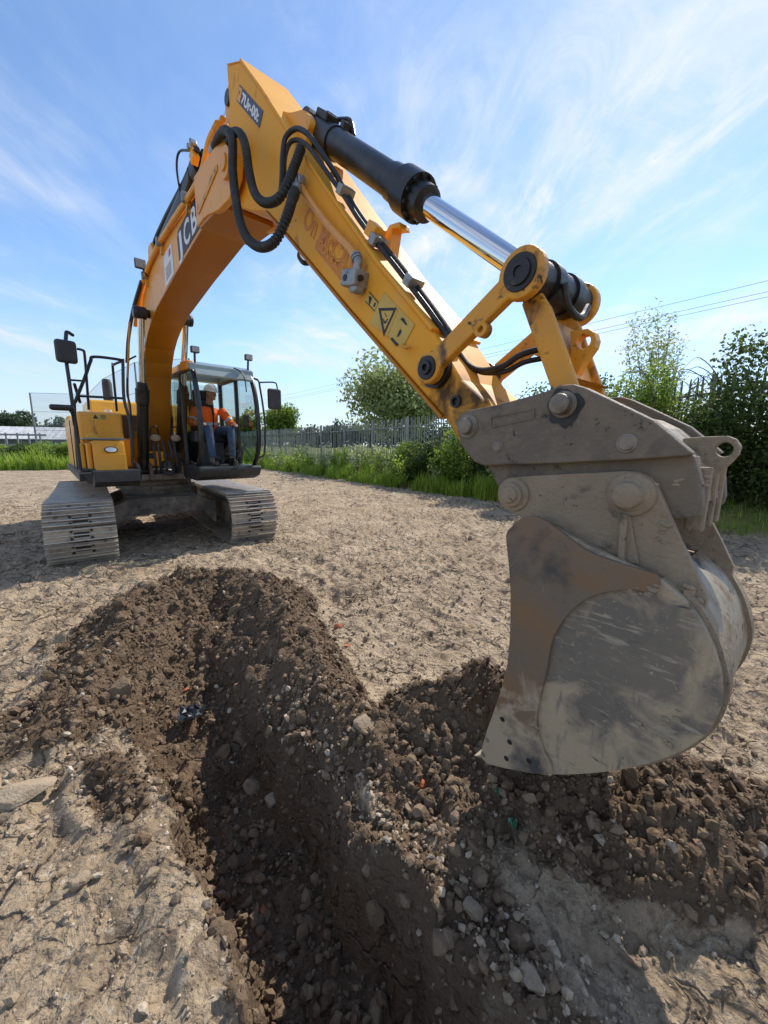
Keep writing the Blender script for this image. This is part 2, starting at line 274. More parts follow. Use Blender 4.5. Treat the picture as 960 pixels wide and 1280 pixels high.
def fast(name, V, F, mat, parent=None, val=None, smooth=False):
    """numpy mesh: V (n,3), F (m,3 or 4); val: per-vertex number for the leaf colour"""
    V = np.asarray(V, np.float32); F = np.asarray(F, np.int32); k = F.shape[1]
    me = bpy.data.meshes.new(name); me.vertices.add(len(V)); me.vertices.foreach_set('co', V.ravel())
    me.loops.add(F.size); me.loops.foreach_set('vertex_index', F.ravel())
    me.polygons.add(len(F)); me.polygons.foreach_set('loop_start', np.arange(0, F.size, k, dtype=np.int32)); me.polygons.foreach_set('loop_total', np.full(len(F), k, np.int32))
    me.update(calc_edges=True); me.polygons.foreach_set('use_smooth', np.full(len(F), smooth))
    if val is not None:
        at_ = me.attributes.new('v', 'FLOAT', 'POINT'); at_.data.foreach_set('value', np.asarray(val, np.float32))
    o = bpy.data.objects.new(name, me); COL.objects.link(o); me.materials.append(MAT[mat] if isinstance(mat, str) else mat)
    if parent is not None: o.parent = parent
    return o
# ---------------------------------------------------------------- noise
def vnoise(x, y, seed=0):
    xi = np.floor(x).astype(np.int64); yi = np.floor(y).astype(np.int64); fx = x - xi; fy = y - yi
    def h(a, b):
        n = (a * 374761393 + b * 668265263 + seed * 1442695041) & 0xffffffff; n = ((n ^ (n >> 13)) * 1274126177) & 0xffffffff; return ((n ^ (n >> 16)) & 0xffff) / 32767.5 - 1
    ux = fx * fx * fx * (fx * (fx * 6 - 15) + 10); uy = fy * fy * fy * (fy * (fy * 6 - 15) + 10)
    return (h(xi, yi) * (1 - ux) + h(xi + 1, yi) * ux) * (1 - uy) + (h(xi, yi + 1) * (1 - ux) + h(xi + 1, yi + 1) * ux) * uy
def fbm(x, y, f, o=4, seed=0, g=.5):
    r = 0; a = 1; t = 0
    for i in range(o):
        r = r + a * vnoise(x * f + i * 17.3, y * f - i * 9.1, seed + i); t += a; a *= g; f *= 2.03
    return r / t
def sstep(a, b, x):
    t = np.clip((x - a) / (b - a), 0, 1); return t * t * (3 - 2 * t)
# ================================================================ GROUND
HT = Hv[:2]; LT = Lv[:2]                                   # the trench runs along the digging direction
def ridge(x, y, pts):
    """pts: (x, y, height, half width) polyline; a rounded bank of earth"""
    best = np.zeros_like(x)
    for (ax, ay, ah, aw), (bx, by, bh, bw) in zip(pts[:-1], pts[1:]):
        dx, dy = bx - ax, by - ay; t = np.clip(((x - ax) * dx + (y - ay) * dy) / (dx * dx + dy * dy), 0, 1)
        d = np.hypot(x - ax - t * dx, y - ay - t * dy); h = ah + (bh - ah) * t; w = aw + (bw - aw) * t
        best = np.maximum(best, h * np.exp(-(d / w) ** 2 * 1.3))
    return best
HEAP_A = [(-2.1, 1.85, .10, .26), (-1.95, 2.15, .20, .36), (-1.95, 2.6, .32, .42), (-2.15, 3.15, .38, .46), (-2.1, 3.75, .37, .46), (-1.7, 4.05, .34, .46), (-1.2, 3.75, .38, .42), (-.90, 3.1, .36, .36), (-.55, 2.5, .30, .30), (-.25, 2.08, .20, .26), (.15, 1.62, .12, .24), (.36, 1.25, .10, .26)]
HEAP_B = [(.28, 2.1, .28, .30), (.55, 2.0, .45, .34), (.85, 1.74, .38, .40), (1.25, 1.52, .32, .38), (1.65, 1.40, .24, .36), (2.2, 1.25, .14, .32)]
HEAP_D = [(.05, 2.0, .07, .30), (.25, 1.55, .10, .34), (.42, 1.15, .08, .30), (.50, .85, .05, .22)]
HEAP_C = [(-1.45, 1.75, .10, .20), (-1.0, 1.42, .06, .16), (-.62, .95, .03, .13), (-.5, .6, .02, .12)]
FN = np.array([.79, .6131]); FT = np.array([-.6131, .79])   # away from the yard / along the fence
def strip(x, y):
    return (x - 7.2) * FN[0] + (y - 7.0) * FN[1], (x - 7.2) * FT[0] + (y - 7.0) * FT[1]
LANES = []                                                 # crawler prints: start point, heading, from, to
for sy_ in (-1.195, 1.195): LANES.append((MX - math.sin(HU) * sy_, MY + math.cos(HU) * sy_, HU, 1.9, 5.6))
LANES += [(-3.0, 11.6, -.42, 0, 12), (-2.1, 13.8, -.42, 0, 11), (.6, 6.0, -.62, 0, 7), (1.6, 4.3, -.2, 0, 6), (-5.5, 4.2, -1.1, -1, 2.2), (-9, 12, -1.0, 0, 9), (-11, 11, -1.0, 0, 8)]
def bank_h(t): return .45 + .75 * np.exp(-np.maximum(t, -4) / 9.0)
def terrain(x, y, want=False):
    x = np.asarray(x, float); y = np.asarray(y, float); r = np.hypot(x, y)
    s = x * HT[0] + y * HT[1]; n = x * LT[0] + y * LT[1]
    wob = fbm(x, y, 1.7, 3, 11) * .06
    heap = np.maximum(np.maximum(ridge(x + wob, y - wob, HEAP_A), ridge(x + wob, y + wob, HEAP_B)), np.maximum(ridge(x, y, HEAP_C), ridge(x + wob, y, HEAP_D)))
    hd = 1 - sstep(-3.0, -1.9, s)
    e1 = .30 - .16 * hd + fbm(s, s * 0, 3.1, 3, 21) * .05; e2 = .88 + .10 * hd + fbm(s, s * 0, 2.7, 3, 22) * .05
    dep = .23 * sstep(-3.9, -2.7, s) + .22 * sstep(-2.8, -1.9, s) + .04 * sstep(-2.0, -1.0, s)
    jag = .035 * fbm(x, y, 13, 3, 27); e1 = e1 + jag; e2 = e2 + jag
    wall = .05 + .035 * fbm(x, y, 6, 2, 5) + .22 * hd
    ins = sstep(e1 - .02, e1 + .05 + wall, n) * (1 - sstep(e2 - .05 - wall, e2 + .02, n))
    open_ = np.clip(ins * (dep > .001), 0, 1)
    tr = dep * ins
    heapcut = heap * (1 - sstep(-3.3, -2.4, s) * ins)
    soil = np.clip(np.maximum(sstep(.035, .10, heap + .03 * fbm(x, y, 4, 4, 31)), sstep(e1 - .05, e1 + .01, n + .03 * fbm(x, y, 5, 3, 33)) * (1 - sstep(e2 + .05, e2 + .22, n + .10 * fbm(x, y, 3, 3, 34))) * sstep(-3.9, -3.4, s)), 0, 1)
    far = sstep(14, 45, r)
    z = .025 * fbm(x, y, .55, 3, 1) + .10 * fbm(x, y, .05, 2, 2) * sstep(12, 40, r)
    # churned, tracked surface
    rough = .040 * (1 - np.abs(fbm(x * 1.4 + y * .8, y * 1.1 - x * .3, 3.2, 4, 3)) * 2.2) * (1 - .6 * far)
    lug = np.abs(np.sin((x * math.cos(HU) + y * math.sin(HU) + .10 * fbm(x, y, .9, 2, 8)) * math.pi / .19))
    lane = sstep(.05, .25, fbm(x * .6 + 3, y * .6, .8, 2, 9)) * sstep(2.2, 3.4, r)
    lug2 = np.abs(np.sin((x * math.cos(HU + 1.1) + y * math.sin(HU + 1.1) + .12 * fbm(x, y, 1.1, 2, 18)) * math.pi / .17)); lane2 = sstep(.0, .3, fbm(x * .6 - 9, y * .6 + 4, .9, 2, 19)) * sstep(1.6, 2.6, r)
    z = z + rough + .040 * (lug ** 2 - .5) * lane + .026 * (lug2 ** 2 - .5) * lane2 + .016 * fbm(x, y, 6, 4, 4) - .05 * sstep(.30, .55, fbm(x * .35 + y * .5, y * .35 - x * .2, 1.6, 3, 23)) * sstep(2.5, 4, r)
    for (lx, ly, la, l0, l1) in LANES:
        u = (x - lx) * math.cos(la) + (y - ly) * math.sin(la); v = -(x - lx) * math.sin(la) + (y - ly) * math.cos(la) + .10 * fbm(x, y, .5, 2, 40)
        m_ = (1 - sstep(.34, .42, np.abs(v))) * sstep(l0 - .3, l0 + .3, u) * (1 - sstep(l1 - .5, l1 + .5, u)) * sstep(-.35, .1, fbm(x, y, .9, 3, 41)) * (1 - soil)
        z = z + m_ * (-.03 + .075 * np.abs(np.sin(u * math.pi / .21)) ** 1.5) + .03 * np.exp(-((np.abs(v) - .46) / .06) ** 2) * sstep(l0, l0 + .3, u) * (1 - sstep(l1 - .3, l1, u)) * (1 - soil)
    z = z + soil * (.10 * fbm(x, y, 2.6, 3, 36) * (1 - ins) + .055 * fbm(x, y, 5, 3, 6) + .03 * (1 - 2 * np.abs(fbm(x, y, 13, 3, 7)))) + .004 * fbm(x, y, 34, 2, 12) * (r < 8)
    q, t = strip(x, y)
    bk = bank_h(t) * sstep(.1, 2.3, q + .25 * fbm(x, y, .8, 2, 14)); z = z + bk
    z = z + heapcut - tr
    if want:
        veg = np.maximum(sstep(-.15, .45, q + .35 * fbm(x, y, 1.2, 3, 15)), sstep(0, 2, (x * -.52 + y * .85) - 31.5 + .8 * fbm(x, y, .5, 2, 16)))
        lines = veg * 0 + np.clip(dep * ins * 2.2, 0, 1)
        return z, soil, veg, lines
    return z
def gz(x, y): return float(terrain(np.array([x]), np.array([y]))[0])
def axis(lo, hi, d, out, g=1.07, mx=60, neg=True):
    a = list(np.arange(lo, hi, d)); st = d
    while a[-1] < out: st = min(st * g, mx); a.append(a[-1] + st)
    if neg:
        st = d; b = [lo]
        while b[-1] > -out: st = min(st * g, mx); b.append(b[-1] - st)
        a = b[:0:-1] + a
    return np.array(a)
gx = axis(-3.0, 2.7, .0175, 700, 1.026); gy = np.concatenate([[-700, -300, -100, -40, -15, -6, -3, -1.5, -.8, -.3, 0, .2, .35, .5], axis(.6, 4.6, .0175, 900, 1.022, neg=False)])
GXX, GYY = np.meshgrid(gx, gy); zz_, soil_, veg_, deep_ = terrain(GXX, GYY, True)
nx, ny = len(gx), len(gy); idx = np.arange(nx * ny).reshape(ny, nx)
FQ = np.stack([idx[:-1, :-1], idx[:-1, 1:], idx[1:, 1:], idx[1:, :-1]], -1).reshape(-1, 4)
def ground_mat():
    m = bpy.data.materials.new('churned_earth'); m.use_nodes = True; t = m.node_tree; n = t.nodes; l = t.links; b = n['Principled BSDF']; b.inputs['Roughness'].default_value = .92; b.inputs['Specular IOR Level'].default_value = .25
    co = n.new('ShaderNodeTexCoord').outputs['Object']
    def noise(sc, det=6, st=(1, 1, 1), rot=0, dis=.3):
        mp = n.new('ShaderNodeMapping'); mp.inputs['Scale'].default_value = st; mp.inputs['Rotation'].default_value = (0, 0, rot); l.new(co, mp.inputs[0])
        x = n.new('ShaderNodeTexNoise'); x.inputs['Scale'].default_value = sc; x.inputs['Detail'].default_value = det; x.inputs['Roughness'].default_value = .62; x.inputs['Distortion'].default_value = dis; l.new(mp.outputs[0], x.inputs['Vector']); return x.outputs['Fac']
    def rng(v, a, b_, c=0, d=1):
        x = n.new('ShaderNodeMapRange'); l.new(v, x.inputs[0]); x.inputs[1].default_value = a; x.inputs[2].default_value = b_; x.inputs[3].default_value = c; x.inputs[4].default_value = d; return x.outputs[0]
    def mix(f, a, b_):
        x = n.new('ShaderNodeMix'); x.data_type = 'RGBA'
        if isinstance(f, float): x.inputs[0].default_value = f
        else: l.new(f, x.inputs[0])
        for i, q in ((6, a), (7, b_)):
            if isinstance(q, tuple): x.inputs[i].default_value = (*q, 1)
            else: l.new(q, x.inputs[i])
        return x.outputs[2]
    def attr(nm):
        a = n.new('ShaderNodeAttribute'); a.attribute_name = nm; return a.outputs['Fac']
    dry = mix(rng(noise(1.1, 6), .36, .66), (.37, .275, .175), (.52, .405, .275))
    dry = mix(rng(noise(4.0, 8, (1, .7, 1), HU), .50, .72), dry, (.27, .20, .135))
    dry = mix(rng(noise(9.0, 9, (1, .75, 1), HU + 1.0, 1.2), .54, .64), dry, (.20, .15, .105))
    dry = mix(rng(noise(26, 6), .56, .74), dry, (.60, .52, .41))
    dry = mix(rng(noise(60, 4), .60, .72), dry, (.14, .105, .075))
    wet = mix(rng(noise(2.6, 7), .38, .64), (.125, .083, .050), (.19, .130, .082))
    wet = mix(rng(noise(38, 5), .58, .72), wet, (.16, .125, .09))
    wet = mix(rng(noise(3.6, 8), .60, .70), wet, (.26, .205, .15))
    wc = n.new('ShaderNodeVectorMath'); wc.operation = 'MULTIPLY_ADD'; wn = n.new('ShaderNodeTexNoise'); wn.inputs['Scale'].default_value = 5; wn.inputs['Detail'].default_value = 5; l.new(co, wn.inputs['Vector']); l.new(wn.outputs['Color'], wc.inputs[0]); wc.inputs[1].default_value = (.35, .35, 0); l.new(co, wc.inputs[2])
    vc = n.new('ShaderNodeTexVoronoi'); vc.feature = 'DISTANCE_TO_EDGE'; vc.inputs['Scale'].default_value = 5.5; l.new(wc.outputs[0], vc.inputs['Vector'])
    crack = rng(vc.outputs['Distance'], .0, .07, 1, 0); ck = n.new('ShaderNodeMath'); ck.operation = 'MULTIPLY'; l.new(crack, ck.inputs[0]); l.new(rng(noise(1.7, 4), .42, .58), ck.inputs[1])
    dry = mix(ck.outputs[0], dry, (.17, .125, .085))
    soil = attr('soil'); f = n.new('ShaderNodeMath'); f.operation = 'ADD'; l.new(soil, f.inputs[0]); l.new(rng(noise(9, 7), .3, .7, -.35, .35), f.inputs[1])
    fm = n.new('ShaderNodeMath'); fm.operation = 'MULTIPLY'; l.new(rng(f.outputs[0], .38, .62), fm.inputs[0]); l.new(rng(soil, .02, .25), fm.inputs[1])
    c = mix(fm.outputs[0], dry, wet)
    c = mix(attr('veg'), c, mix(rng(noise(.5, 5), .4, .6), (.13, .15, .045), (.22, .23, .07)))
    l.new(c, b.inputs['Base Color'])
    h0 = n.new('ShaderNodeMath'); h0.operation = 'MULTIPLY_ADD'; l.new(noise(6, 8, (1, .7, 1), HU, 1.0), h0.inputs[0]); h0.inputs[1].default_value = 1.6; l.new(noise(22, 10), h0.inputs[2])
    h = n.new('ShaderNodeMath'); h.operation = 'ADD'; hc = n.new('ShaderNodeMath'); hc.operation = 'MULTIPLY_ADD'; l.new(ck.outputs[0], hc.inputs[0]); hc.inputs[1].default_value = -.7; l.new(h0.outputs[0], hc.inputs[2]); l.new(hc.outputs[0], h.inputs[0])
    v = n.new('ShaderNodeTexVoronoi'); v.inputs['Scale'].default_value = 45; l.new(co, v.inputs['Vector']); h2 = n.new('ShaderNodeMath'); h2.operation = 'MULTIPLY'; h2.inputs[1].default_value = -.18; l.new(v.outputs['Distance'], h2.inputs[0]); l.new(h2.outputs[0], h.inputs[1])
    bp = n.new('ShaderNodeBump'); bp.inputs['Strength'].default_value = 1.0; bp.inputs['Distance'].default_value = .05; l.new(h.outputs[0], bp.inputs['Height']); l.new(bp.outputs[0], b.inputs['Normal'])
    return m
MAT['ground'] = ground_mat()
ground = fast('ground', np.stack([GXX, GYY, zz_], -1).reshape(-1, 3), FQ, 'ground', smooth=True); tag(ground, kind='structure')
for nm, arr in (('soil', soil_), ('veg', veg_)):
    a_ = ground.data.attributes.new(nm, 'FLOAT', 'POINT'); a_.data.foreach_set('value', arr.astype(np.float32).ravel())
# ================================================================ LOOSE EARTH AND STONES
def lump_mesh(seed, sub, rough=.28, flat=.75):
    b = bmesh.new(); bmesh.ops.create_icosphere(b, subdivisions=sub, radius=1); rs = np.random.default_rng(seed)
    cuts = [(Vector(rs.normal(size=3)).normalized(), rs.uniform(.42, .82)) for _ in range(10)]
    for v in b.verts:
        p = v.co.copy()
        for d, k in cuts:
            e = p.dot(d)
            if e > k: p -= d * (e - k) * .85
        p *= 1 + rs.normal() * rough * .22; p.z *= flat; v.co = p
    V = np.array([v.co[:] for v in b.verts]); F = np.array([[v.index for v in f.verts] for f in b.faces]); b.free(); return V, F
LUMP_S = [lump_mesh(i, 1) for i in range(10)]; LUMP_L = [lump_mesh(50 + i, 2, .22) for i in range(10)]; LUMP_H = [lump_mesh(90 + i, 3, .10) for i in range(10)]
def rots(n, rs):
    q = rs.normal(size=(n, 4)); q /= np.linalg.norm(q, axis=1)[:, None]; w, x, y, z = q.T
    return np.stack([1-2*(y*y+z*z), 2*(x*y-z*w), 2*(x*z+y*w), 2*(x*y+z*w), 1-2*(x*x+z*z), 2*(y*z-x*w), 2*(x*z-y*w), 2*(y*z+x*w), 1-2*(x*x+y*y)], -1).reshape(n, 3, 3)
def scatter(name, P, rad, mat, rs, lib, label, sink=.15):
    Vs, Fs, vv, o = [], [], [], 0; which = rs.integers(0, len(lib), len(P)); RM = rots(len(P), rs)
    st = rs.uniform(.75, 1.25, (len(P), 3))
    for k, (V, F) in enumerate(lib):
        ii = np.where(which == k)[0]
        if not len(ii): continue
        W = np.einsum('nij,nvj->nvi', RM[ii], V[None] * st[ii][:, None, :]) * rad[ii][:, None, None]
        W = W + P[ii][:, None, :]; W[:, :, 2] += (rad[ii] * (.55 - sink))[:, None]
        Vs.append(W.reshape(-1, 3)); Fs.append((F[None] + (np.arange(len(ii)) * len(V))[:, None, None] + o).reshape(-1, 3)); o += W.shape[0] * W.shape[1]
        vv.append(np.repeat(rs.uniform(0, 1, len(ii)), len(V)))
    ob = fast(name, np.concatenate(Vs), np.concatenate(Fs), mat, val=np.concatenate(vv)); tag(ob, label, 'soil' if 'clod' in name or 'soil' in name else 'stones', kind='stuff'); return ob
def lump_mat(name, c1, c2, c3, fine):
    m = bpy.data.materials.new(name); m.use_nodes = True; t = m.node_tree; n = t.nodes; l = t.links; b = n['Principled BSDF']; b.inputs['Roughness'].default_value = .9; b.inputs['Specular IOR Level'].default_value = .25
    a = n.new('ShaderNodeAttribute'); a.attribute_name = 'v'; oi = n.new('ShaderNodeObjectInfo'); ad = n.new('ShaderNodeMath'); ad.operation = 'ADD'; l.new(a.outputs['Fac'], ad.inputs[0]); l.new(oi.outputs['Random'], ad.inputs[1]); fr = n.new('ShaderNodeMath'); fr.operation = 'FRACT'; l.new(ad.outputs[0], fr.inputs[0])
    cr = n.new('ShaderNodeValToRGB'); e = cr.color_ramp.elements; e[0].color = (*c1, 1); e[1].color = (*c3, 1); x = e.new(.6); x.color = (*c2, 1); l.new(fr.outputs[0], cr.inputs[0])
    g = n.new('ShaderNodeNewGeometry'); tx = n.new('ShaderNodeTexNoise'); tx.inputs['Scale'].default_value = 30; tx.inputs['Detail'].default_value = 7; l.new(g.outputs['Position'], tx.inputs['Vector'])
    mr = n.new('ShaderNodeMapRange'); mr.inputs[1].default_value = .52; mr.inputs[2].default_value = .70; l.new(tx.outputs['Fac'], mr.inputs[0])
    mx = n.new('ShaderNodeMix'); mx.data_type = 'RGBA'; l.new(mr.outputs[0], mx.inputs[0]); l.new(cr.outputs[0], mx.inputs[6]); mx.inputs[7].default_value = (*fine, 1); l.new(mx.outputs[2], b.inputs['Base Color'])
    t2 = n.new('ShaderNodeTexNoise'); t2.inputs['Scale'].default_value = 95; t2.inputs['Detail'].default_value = 6; l.new(g.outputs['Position'], t2.inputs['Vector'])
    bp = n.new('ShaderNodeBump'); bp.inputs['Strength'].default_value = .7; bp.inputs['Distance'].default_value = .01; l.new(t2.outputs['Fac'], bp.inputs['Height']); l.new(bp.outputs[0], b.inputs['Normal']); return m
MAT['clod'] = lump_mat('dark_soil_clod', (.100, .066, .040), (.160, .110, .068), (.24, .173, .113), (.21, .150, .098))
MAT['stone'] = lump_mat('pale_rubble', (.17, .125, .085), (.30, .235, .165), (.52, .45, .35), (.19, .14, .095))
MAT['crumb'] = lump_mat('dry_crumb', (.25, .19, .125), (.38, .30, .21), (.52, .43, .33), (.30, .225, .155))
MAT['brick'] = lump_mat('brick_fragment', (.36, .11, .05), (.42, .15, .075), (.45, .19, .10), (.28, .12, .07))
rs = np.random.default_rng(3)
def pick(n, x0, x1, y0, y1, fn):
    out = []; got = 0
    while got < n:
        x = rs.uniform(x0, x1, n * 3); y = rs.uniform(y0, y1, n * 3); z, so, ve, de = terrain(x, y, True)
        k = rs.uniform(0, 1, n * 3) < fn(so, ve, de, x, y); P = np.stack([x, y, z], -1)[k]; out.append(P); got += len(P)
    return np.concatenate(out)[:n]
sn = lambda x, y: (x * HT[0] + y * HT[1], x * LT[0] + y * LT[1])
inview = lambda x, y: (np.abs(x) < y * 1.08 + .15)
edge = lambda so: np.exp(-((so - .35) / .3) ** 2)
P = pick(15000, -3.2, 2.6, .7, 4.9, lambda so, ve, de, x, y: (so > .4) * inview(x, y) * np.clip(2.6 / (y + 1), .3, 1) * (1 - .35 * ((de > .08) & (de < .93) & (y < 2.3)))); scatter('soil_clods', P, .006 * np.exp(rs.exponential(.55, len(P))).clip(0, 5.5), 'clod', rs, LUMP_S, 'fine dark brown soil clods covering the dug spoil heaps')
P = pick(1800, -3.2, 2.6, .7, 4.9, lambda so, ve, de, x, y: ((so > .4) * .35 + edge(so)) * inview(x, y) * (1 - .35 * ((de > .08) & (de < .93) & (y < 2.3)))); scatter('rubble_stones', P, .006 * np.exp(rs.exponential(.5, len(P))).clip(0, 4.2), 'stone', rs, LUMP_S, 'small pale stones mixed through the dug earth', sink=.05)
P = pick(9000, -7, 6, .7, 9, lambda so, ve, de, x, y: (so < .3) * (ve < .3) * inview(x, y) * np.clip((2.6 / (y + .6)) ** 2, .03, 1)); scatter('dry_crumbs', P, .0042 * np.exp(rs.exponential(.55, len(P))).clip(0, 5.5), 'crumb', rs, LUMP_S, 'dry beige earth crumbs and gravel scattered over the yard', sink=.3)
P = pick(2400, -14, 9, 2.6, 20, lambda so, ve, de, x, y: (so < .3) * (ve < .3) * inview(x, y)); scatter('dry_clods', P, .011 * np.exp(rs.exponential(.62, len(P))).clip(0, 6), 'crumb', rs, LUMP_S, 'dry earth clods lying over the far yard', sink=.75)
P = pick(650, -1.1, .9, .75, 2.3, lambda so, ve, de, x, y: np.exp(-((sn(x, y)[1] - 1.0) / .13) ** 2) * (de < .1) * inview(x, y)); scatter('lip_crumbs', P, .006 * np.exp(rs.exponential(.5, len(P))).clip(0, 3.6), 'crumb', rs, LUMP_S, 'pale dry crumbs and lumps along the right lip of the trench', sink=.2)
def lib_mesh(lib, nm):
    out = []
    for V, F in lib:
        me = bpy.data.meshes.new(nm); me.from_pydata(V.tolist(), [], F.tolist()); me.polygons.foreach_set('use_smooth', [False] * len(F)); out.append(me)
    return out
def singles(n, name, mat, lib, fn, smin, smax, label, group, cat, box=(-3.2, 2.6, .75, 4.7)):
    ms = lib_mesh(lib, name)
    for me in ms: me.materials.append(MAT[mat])
    P = pick(n, *box, fn)
    for p in P:
        o = bpy.data.objects.new(name, ms[rs.integers(len(ms))]); COL.objects.link(o); k = smin + (smax - smin) * rs.uniform() ** 3.6
        o.location = (p[0], p[1], p[2] + k * .12); o.scale = tuple(k * rs.uniform(.75, 1.25, 3)); o.rotation_euler = tuple(rs.uniform(0, 6.28, 3)); tag(o, label, cat, group)
singles(110, 'soil_clod', 'clod', LUMP_L, lambda so, ve, de, x, y: (so > .5) * (de < .15) * (x < -.2) * inview(x, y), .028, .10, 'dark brown earth clod on the horseshoe spoil heap round the trench head', 'clods on the horseshoe heap', 'clod')
singles(80, 'soil_clod', 'clod', LUMP_L, lambda so, ve, de, x, y: (so > .5) * (de < .15) * (x > 0) * inview(x, y), .022, .062, 'dark brown earth clod on the spoil heap under the bucket', 'clods on the heap under the bucket', 'clod')
singles(60, 'soil_clod', 'clod', LUMP_L, lambda so, ve, de, x, y: (de > .5) * inview(x, y), .022, .065, 'dark brown earth clod fallen on the trench floor', 'clods in the trench', 'clod')
singles(36, 'pale_stone', 'stone', LUMP_L, lambda so, ve, de, x, y: edge(so) * (x < -.3) * inview(x, y), .014, .038, 'pale stone beside the left edge of the trench and heap', 'pale stones left of the trench', 'stone')
singles(44, 'pale_stone', 'stone', LUMP_L, lambda so, ve, de, x, y: ((so > .2) * (de < .1)) * (x > -.1) * inview(x, y), .012, .034, 'pale stone among the dark earth on the bucket side of the trench', 'pale stones right of the trench', 'stone')
def one(name, mat, seed, px, py, z, size, label, cat, rot=(0, 0, 0), lib=LUMP_H, sink=.35):
    r = _ray(px, py); t = (z - EYE) / r[2]
    for _ in range(25): q = CAMP + t * r; t = t + (gz(q[0], q[1]) - q[2]) / r[2] * .6
    q = CAMP + t * r
    V, F = lib[seed % len(lib)]; o = fast(name, V * np.array(size), F, mat, val=np.full(len(V), .5)); o.location = (q[0], q[1], gz(q[0], q[1]) + size[2] * sink); o.rotation_euler = rot; return tag(o, label, cat)
one('earth_slab', 'crumb', 3, 35, 992, .1, (.14, .085, .055), 'large flat pale-topped earth slab at the left edge', 'slab', (.1, -.1, .5))
one('concrete_lump', 'stone', 1, 455, 905, .15, (.075, .06, .05), 'big pale lump of broken concrete right of the trench, level with the bucket lip', 'rubble', (.3, .2, 1))
one('concrete_lump', 'stone', 2, 590, 1140, .1, (.05, .04, .035), 'tan concrete lump at the trench edge near the bottom, below the green scrap', 'rubble', (.3, .5, .4))
one('concrete_lump', 'stone', 4, 665, 1230, .05, (.055, .045, .04), 'brown-grey angular lump on the trench lip by the bottom edge', 'rubble', (.2, .9, .4))
one('concrete_lump', 'stone', 5, 340, 1005, -.5, (.05, .045, .05), 'pale broken lump standing on the trench floor', 'rubble', (.5, .2, .4))
one('concrete_lump', 'stone', 6, 318, 985, -.4, (.085, .06, .055), 'large brown lump resting mid trench beside the pale broken one', 'rubble', (.5, .8, .4))
one('concrete_lump', 'stone', 7, 745, 1035, .2, (.035, .03, .03), 'pale round stone lump on the dark heap below the bucket', 'rubble', (.5, .2, .4))
one('concrete_lump', 'stone', 8, 190, 1095, .0, (.045, .035, .03), 'pale grey lump left of the trench edge', 'rubble', (.5, .2, 1.4))
one('concrete_lump', 'stone', 9, 770, 1215, .0, (.03, .025, .02), 'small white-grey stone on the pale crust at the lower right', 'rubble', (.5, .2, 1.4))
one('brick_fragment', 'brick', 4, 527, 983, .2, (.045, .03, .03), 'dark red brick fragment left of the bucket lip', 'brick', (.4, .4, .2))
one('brick_fragment', 'brick', 5, 330, 1140, -.6, (.03, .025, .02), 'orange-red brick fragment on the trench floor', 'brick', (.4, .4, 1.2))
one('brick_fragment', 'brick', 6, 423, 783, .1, (.05, .035, .03), 'bright orange brick fragment right of the horseshoe heap', 'brick', (.2, .1, .2))
one('brick_fragment', 'brick', 7, 434, 808, .1, (.04, .02, .02), 'small flat orange brick chip just below the bright one', 'brick', (.2, .1, .9))
one('brick_fragment', 'brick', 8, 606, 1095, .12, (.018, .013, .01), 'small pink brick chip on the pale soil below the bucket', 'brick', (.2, .1, .9))
one('brick_fragment', 'brick', 9, 232, 862, 0, (.035, .02, .015), 'thin orange brick sliver near the grey rag', 'brick', (.2, .1, .9))
MAT['rag'] = material('grey_plastic_rag', [(.07, .075, .085), ((.03, .032, .036), 9, .4, .65)], rough=.5)
MAT['green'] = material('green_plastic', [(.05, .17, .09)], rough=.4)
def scrap(name, mat, px, py, z, w, h, label, seed, cat):
    g = np.random.default_rng(seed); r = _ray(px, py); t = (z - EYE) / r[2]
    for _ in range(25): q = CAMP + t * r; t = t + (gz(q[0], q[1]) - q[2]) / r[2] * .6
    q = CAMP + t * r; n = 9; V = []
    for i in range(n):
        for j in range(n): V.append(((i / (n - 1) - .5) * w * (1 - .5 * abs(j / (n - 1) - .5)) + g.normal() * w * .05, (j / (n - 1) - .5) * h + g.normal() * h * .04, .02 + .035 * abs(math.sin(i * 1.1 + j * .5)) * (w / .1) ** .5 + g.normal() * .006))
    F = [(i * n + j, i * n + j + 1, (i + 1) * n + j + 1, (i + 1) * n + j) for i in range(n - 1) for j in range(n - 1)]
    o = fast(name, V, F, mat); o.location = (q[0], q[1], gz(q[0], q[1]) + .01); o.rotation_euler = (.25, .1, g.uniform(0, 3)); md = o.modifiers.new('s', 'SOLIDIFY'); md.thickness = .003; return tag(o, label, cat)
scrap('plastic_rag', 'rag', 238, 898, -.1, .16, .12, 'crumpled grey-black plastic rag in the head of the trench', 2, 'rag')
scrap('plastic_scrap', 'green', 640, 1040, .2, .035, .03, 'small green plastic scrap on the dark heap below the bucket', 5, 'scrap')
scrap('plastic_scrap', 'green', 622, 1000, .25, .02, .03, 'thin green plastic sliver nearer the bucket lip', 6, 'scrap')
# ================================================================ EXCAVATOR
EX = empty('excavator', (MX, MY, 0.0), HS)
tag(EX, 'yellow tracked excavator with its arm reaching over the trench and a muddy bucket', 'excavator')
DU = HU - HS
